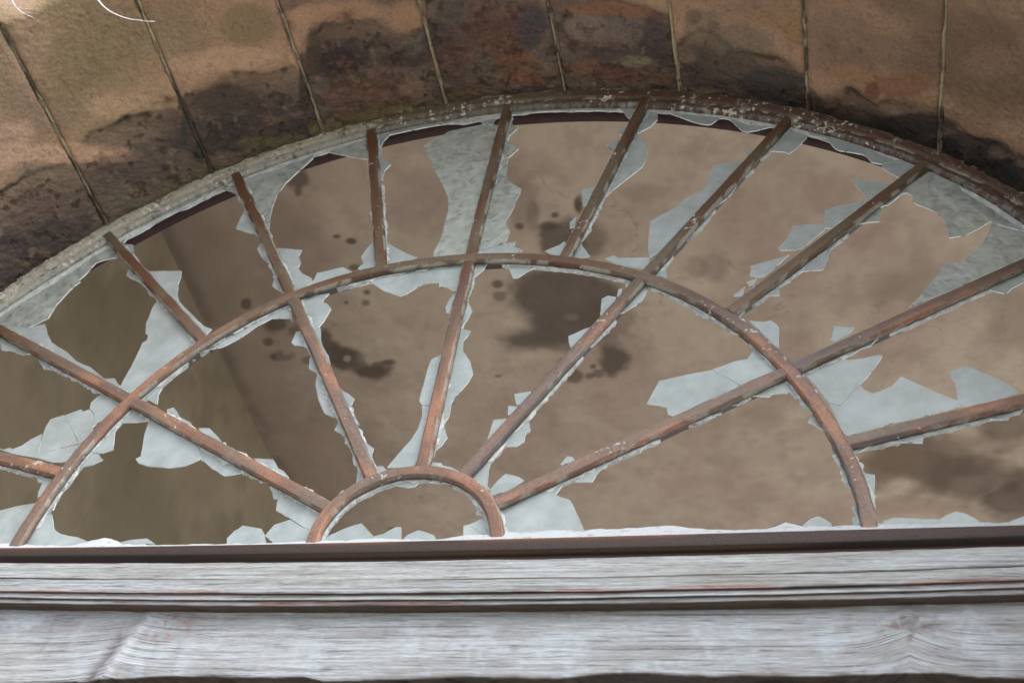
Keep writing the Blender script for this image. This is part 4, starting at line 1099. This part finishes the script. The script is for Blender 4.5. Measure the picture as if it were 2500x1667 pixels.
def rail_col(X, Y, Z, T):
    n = fbm(X*12, T*3, 4); n2 = fbm(X*70, T*8, 4)
    c = np.ones(X.shape+(3,))*lin((96, 76, 68))*.38
    c = mixc(c, lin((86, 66, 60))*.5, sst(.4, .6, n))
    c = mixc(c, lin((150, 100, 76))*.55, sst(.35, .0, T-2)*sst(.45, .6, fbm(X*5, T, 3))*.7)
    c = mixc(c, np.array([.02, .018, .017]), sst(2.55, 2.95, T + (n2-.5)*.4)*sst(3.6, 3.05, T)*.8)  # shade of the undercut painted along the lower edge
    c = mixc(c, lin((150, 118, 92))*.6, np.exp(-((T-3.35)/.16)**2)*sst(-.35, 0, X)*sst(.62, .45, X)*.9)
    return c
BOTP = L5(1337, 1328, 1316, 1297, 1282)
rz = line_z(BOTP, -0.024)
loft("bottom_rail", [(0.012, rz+.001, 2), (-0.012, rz+.001, 3), (-0.024, BOTP, 8), (-0.0225, L5(1357, 1352, 1343, 1328, 1308), 4), (-0.010, rz-.020, 1), (-0.013, rz-.021, 6),
                     (-0.013, L5(1382, 1381, 1375, 1358, 1339), 1)], rail_col, M_RAIL, win)
# putty ledge along the bottom rail
pz = 0.001 + 0.020*fbm(XW*5, XW*0+2, 4)**1.8 + 0.006*(fbm(XW*40, XW*0, 4)-.5) + .004*sst(-.1, .5, XW)
pz = pz + 0.012*np.maximum(0, 1-np.abs(((XW*7 + 1.5*fbm(XW*3, XW*0+1, 2)) % 1.0) - .5)*5)*sst(.4, .6, fbm(XW*6+3, XW*0+9, 2))
def white(X, Y, Z, T):
    n = fbm(X*60, T*9, 4)
    c = np.ones(X.shape+(3,))*np.array([.46, .50, .53])
    return mixc(c, np.array([.30, .26, .22]), sst(.66, .74, n)*.8)
loft("bottom_putty", [(0.004, rz+.010+pz*.6, 2), (-0.003, rz+.013+pz, 3), (-0.007, rz+.011+pz*.9, 8), (-0.0225, rz+.0012, 1)], white, M_RAIL, win)

def grain(X, Z, fine=1.0):
    g1 = fbm(X*9, Z*110, 4); g2 = fbm(X*16, Z*420*fine, 3); g3 = fbm(X*22+5, Z*650, 2)
    return g1, g2, g3
def wood_col(X, Zg, tintn):
    g1, g2, g3 = grain(X, Zg)
    base = np.ones(X.shape+(3,))*lin((178, 184, 188))*.77
    c = mixc(base, lin((202, 210, 220))*.83, sst(.45, .7, g1)*.3)
    c = mixc(c, lin((150, 148, 148))*.66, sst(.5, .3, g1)*.3)
    c = mixc(c, lin((150, 144, 142))*.72, sst(.50, .36, g2)*.35)
    c = mixc(c, lin((170, 168, 152))*.7, sst(.5, .7, tintn)*.25)
    return c

def mould_disp(X, Y, Z, T):
    n = fbm(X*14, T*5, 3)-.5
    g = fbm(X*5, Z*300, 3)-.5
    Z = Z + n*.0016 + (fbm(X*40, T*3, 2)-.5)*.0010
    Y = Y + g*.0020
    # drying crack along the fascia
    zc = 2.0 + (fbm(X*5+3, X*0, 3)-.5)*.12
    Y = Y + .006*np.exp(-((T-zc)/.03)**2)*sst(.30, .42, fbm(X*4, X*0+7, 2))
    return X, Y, Z
def mould_col(X, Y, Z, T):
    c = wood_col(X, Z, fbm(X*2, T*2, 3))
    zc = 2.0 + (fbm(X*5+3, X*0, 3)-.5)*.12
    c = mixc(c, np.array([.05, .045, .04]), np.exp(-((T-zc)/.045)**2)*.97*sst(.12, .24, fbm(X*4, X*0+7, 2)))
    # red brown primer left above each step, shade painted on the undersides
    nr = fbm(X*7+20, T*0+1, 4); nr2 = fbm(X*20+2, T*4, 3)
    red = lin((184, 110, 84))*.6; mar = lin((96, 66, 58))*.5
    b1 = sst(2.84-.25*sst(.55, .75, nr), 2.97, T + (nr2-.5)*.12)*sst(4.05, 3.98, T)
    c = mixc(c, red, b1*sst(.50, .62, nr)*.48)
    c = mixc(c, lin((118, 110, 92))*.55, b1*sst(.55, .42, nr)*.8)
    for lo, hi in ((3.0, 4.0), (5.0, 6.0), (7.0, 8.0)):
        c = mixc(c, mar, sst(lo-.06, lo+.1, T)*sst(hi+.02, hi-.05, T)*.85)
    c = mixc(c, red, sst(6.1, 6.3, T)*sst(7.0, 6.9, T)*sst(.60, .68, fbm(X*9+40, T, 3))*.7)
    c = mixc(c, lin((104, 96, 66))*.5, sst(7.2, 7.6, T)*.7)
    return c
m1 = L5(1374, 1373, 1367, 1351, 1333)
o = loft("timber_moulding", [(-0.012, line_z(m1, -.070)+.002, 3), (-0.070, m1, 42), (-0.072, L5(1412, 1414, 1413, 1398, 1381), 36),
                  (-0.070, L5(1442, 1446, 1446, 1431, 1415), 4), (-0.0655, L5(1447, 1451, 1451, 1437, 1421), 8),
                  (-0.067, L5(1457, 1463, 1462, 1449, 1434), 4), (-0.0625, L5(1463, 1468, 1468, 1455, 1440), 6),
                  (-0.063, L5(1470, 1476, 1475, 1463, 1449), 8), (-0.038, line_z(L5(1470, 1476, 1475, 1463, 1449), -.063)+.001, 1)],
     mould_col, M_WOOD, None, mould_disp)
tag(o, label="weathered grey stepped wooden moulding under the window's bottom rail with red paint rests", cat="moulding", kind='thing')

k1 = on_wall(335, 1540, -.045); k2 = on_wall(2220, 1535, -.045)
def knots(X, Z):
    sk = X - k1[0] - (Z-k1[2])*.35
    w1 = -0.014*np.exp(-np.abs(sk)/.035)*np.where(sk < 0, 1.0, .7)
    sk2 = X - k2[0] - (Z-k2[2])*.1
    r2 = (sk2/.035)**2 + ((Z-k2[2])/.03)**2
    w2 = 0.010*np.exp(-r2*.7)*np.sign(Z-k2[2]) - .012*np.exp(-np.abs(sk2)/.03)
    return w1 + w2, sk, sk2, r2
BB = [(0, 1672), (100, 1666), (200, 1660), (300, 1655), (420, 1649), (530, 1652), (625, 1651), (740, 1650), (790, 1662), (900, 1658), (1000, 1654), (1150, 1652), (1250, 1655), (1350, 1656),
      (1450, 1646), (1530, 1640), (1600, 1646), (1750, 1650), (1875, 1650), (2000, 1650), (2160, 1642), (2300, 1640), (2400, 1652), (2500, 1655)]
Pb = np.array([on_wall(u, v, -.045)[[0, 2]] for u, v in BB])
zb = np.interp(XW, Pb[:, 0], Pb[:, 1]) + (fbm(XW*30, XW*0, 4)-.5)*.004
def board_disp(X, Y, Z, T):
    wz, sk, sk2, r2 = knots(X, Z)
    g = fbm(X*3, (Z+wz)*210, 3)-.5
    Y = Y + g*.0022*sst(0, .05, T)
    Y = Y - .0010*np.exp(-(sk/.012)**2) + .0022*np.exp(-((sk+.018)/.008)**2)*fbm(X*60, Z*60, 3)*1.6
    Y = Y + .0020*np.exp(-r2)*(fbm(X*60, Z*60, 3)-.3)
    return X, Y, Z
def board_col(X, Y, Z, T):
    wz, sk, sk2, r2 = knots(X, Z)
    c = wood_col(X, Z+wz, fbm(X*1.5, Z*6, 3)*.8)
    c = mixc(c, lin((150, 154, 172))*.7, sst(.5, .68, fbm(X*3+5, Z*14, 3))*.3*sst(.2, -.5, X))
    c = mixc(c, lin((200, 212, 224))*.78, sst(.52, .74, fbm(X*34+1, Z*26, 5))*.4)
    kn = np.exp(-((sk+.016)/.011)**2)*sst(.3, .6, fbm(X*60, Z*60, 3))
    c = mixc(c, lin((124, 112, 120))*.65, kn*.65)
    c = mixc(c, lin((214, 216, 226))*.75, np.exp(-((sk-.004)/.008)**2)*.5)
    sp = np.exp(-(((sk-.045)/.022)**2 + ((Z-k1[2]-.006)/.020)**2))
    c = mixc(c, lin((176, 120, 100))*.65, sp*sst(.52, .62, fbm(X*110, Z*110, 3))*.9)
    c = mixc(c, lin((112, 104, 106))*.6, np.exp(-r2*1.4)*sst(.48, .62, fbm(X*70+4, Z*70, 3))*.5)
    c = mixc(c, lin((150, 104, 92))*.6, np.exp(-r2*1.8)*sst(.62, .70, fbm(X*90, Z*90+7, 3))*.8)
    sm = sst(.66, .80, fbm(X*36+9, Z*36, 4))*.6
    c = mixc(c, lin((120, 116, 120))*.65, sm*.35)
    # long dark checks in the grain
    ck = sst(.76, .84, fbm(X*2.4+3, (Z+wz)*260+9, 2))
    c = mixc(c, lin((84, 80, 84))*.5, ck*.6)
    c = mixc(c, lin((96, 84, 72))*.5, sst(.94, 1.0, T/1.0)*sst(.4, .6, fbm(X*9, T, 3))*.7*(T < 1.001))
    c = mixc(c, lin((84, 68, 54))*.5, sst(1.0, 1.1, T)*.85)
    return c
zt = line_z(L5(1480, 1490, 1492, 1479, 1462), -.045)+.006
o = loft("weathered_board", [(-0.045, zt, 130), (-0.045, zb, 3), (-0.036, zb-.0015, 2), (-0.020, zb-.004, 1)], board_col, M_WOOD, None, board_disp, lambda X, Y, Z: Z + knots(X, Z)[0] + .006*(fbm(X*2.5, Z*12, 3)-.5))
tag(o, label="wide silver grey weathered board with two knots across the bottom of the photo", cat="board", kind='thing')

# door leaf below the board
def door_col(X, Y, Z, T):
    g = fbm(X*3, Z*120, 4); c = np.ones(X.shape+(3,))*lin((86, 68, 54))*.5
    c = mixc(c, lin((128, 118, 100))*.6, sst(.5, .65, g)*.8)
    return mixc(c, np.array([.02, .017, .015]), sst(.45, .3, g)*.8)
def door_disp(X, Y, Z, T):
    return X, Y + (fbm(X*10, Z*90, 4)-.5)*.012*sst(1.2, .9, T), Z
o = loft("timber_door", [(-0.010, zt-.01, 4), (-0.010, zb+.004, 40), (-0.018, zb-.05, 30), (-0.018, np.full(NXW, GZ), 1)], door_col, M_WOOD, None, door_disp)
tag(o, label="dark rough timber door leaf showing under the broken lower edge of the board", cat="door", kind='thing')

# ------------------------------------------------------------------ dry twigs hanging in at the top left
def tube(name, pts, r, mat, parent=None):
    pts = np.array(pts); n = len(pts)
    t = np.linspace(0, n-1, n*8)
    Pp = np.stack([np.interp(t, np.arange(n), pts[:, i]) for i in range(3)], 1)
    for _ in range(4): Pp[1:-1] = (Pp[:-2]+Pp[2:]+2*Pp[1:-1])/4
    tg = np.gradient(Pp, axis=0); tg /= np.linalg.norm(tg, axis=1)[:, None]
    up = np.array([0, 1, 0.0]); V = []; k = 7
    for i in range(len(Pp)):
        a = np.cross(tg[i], up); a /= np.linalg.norm(a); b = np.cross(tg[i], a)
        rr = r*(1-.65*i/len(Pp))*(0.85+.3*vn(i*1.3, 3.0))
        for j in range(k):
            th = 2*math.pi*j/k; V.append(Pp[i] + rr*(a*math.cos(th)+b*math.sin(th)))
    Fc = [(i*k+j, i*k+(j+1) % k, (i+1)*k+(j+1) % k, (i+1)*k+j) for i in range(len(Pp)-1) for j in range(k)]
    return mesh_obj(name, V, Fc, mat, parent, smooth=True)
YT = -0.50
def tw(px, y0=YFR-.004): return [on_wall(u, v, y0 if i == 0 else YT) for i, (u, v) in enumerate(px)]
o = tube("dry_twig", tw([(205, -70)] + tp('00', [(740, -10), (790, 50), (850, 95), (930, 130), (1000, 150), (1060, 155), (1110, 165), (1185, 166)])), 0.0013, M_TWIG)
tag(o, "long thin white twig curving down from the top edge, right of the shorter twig", "twig")
t2 = empty("dry_twig", tuple(on_wall(10, -60, YT)), label="short forked thin twig near the top left corner of the photo", cat="twig")
tube("twig_stem", tw([(5, -60)] + tp('00', [(85, -10), (115, 50), (170, 100), (220, 122), (265, 142)])), 0.0010, M_TWIG, t2)
tube("twig_branch", [on_wall(u, v, YT) for u, v in tp('00', [(165, 95), (220, 97), (292, 106)])], 0.0005, M_TWIG, t2)
tube("twig_branch", [on_wall(u, v, YT) for u, v in tp('00', [(122, 62), (180, 67), (244, 72)])], 0.0005, M_TWIG, t2)
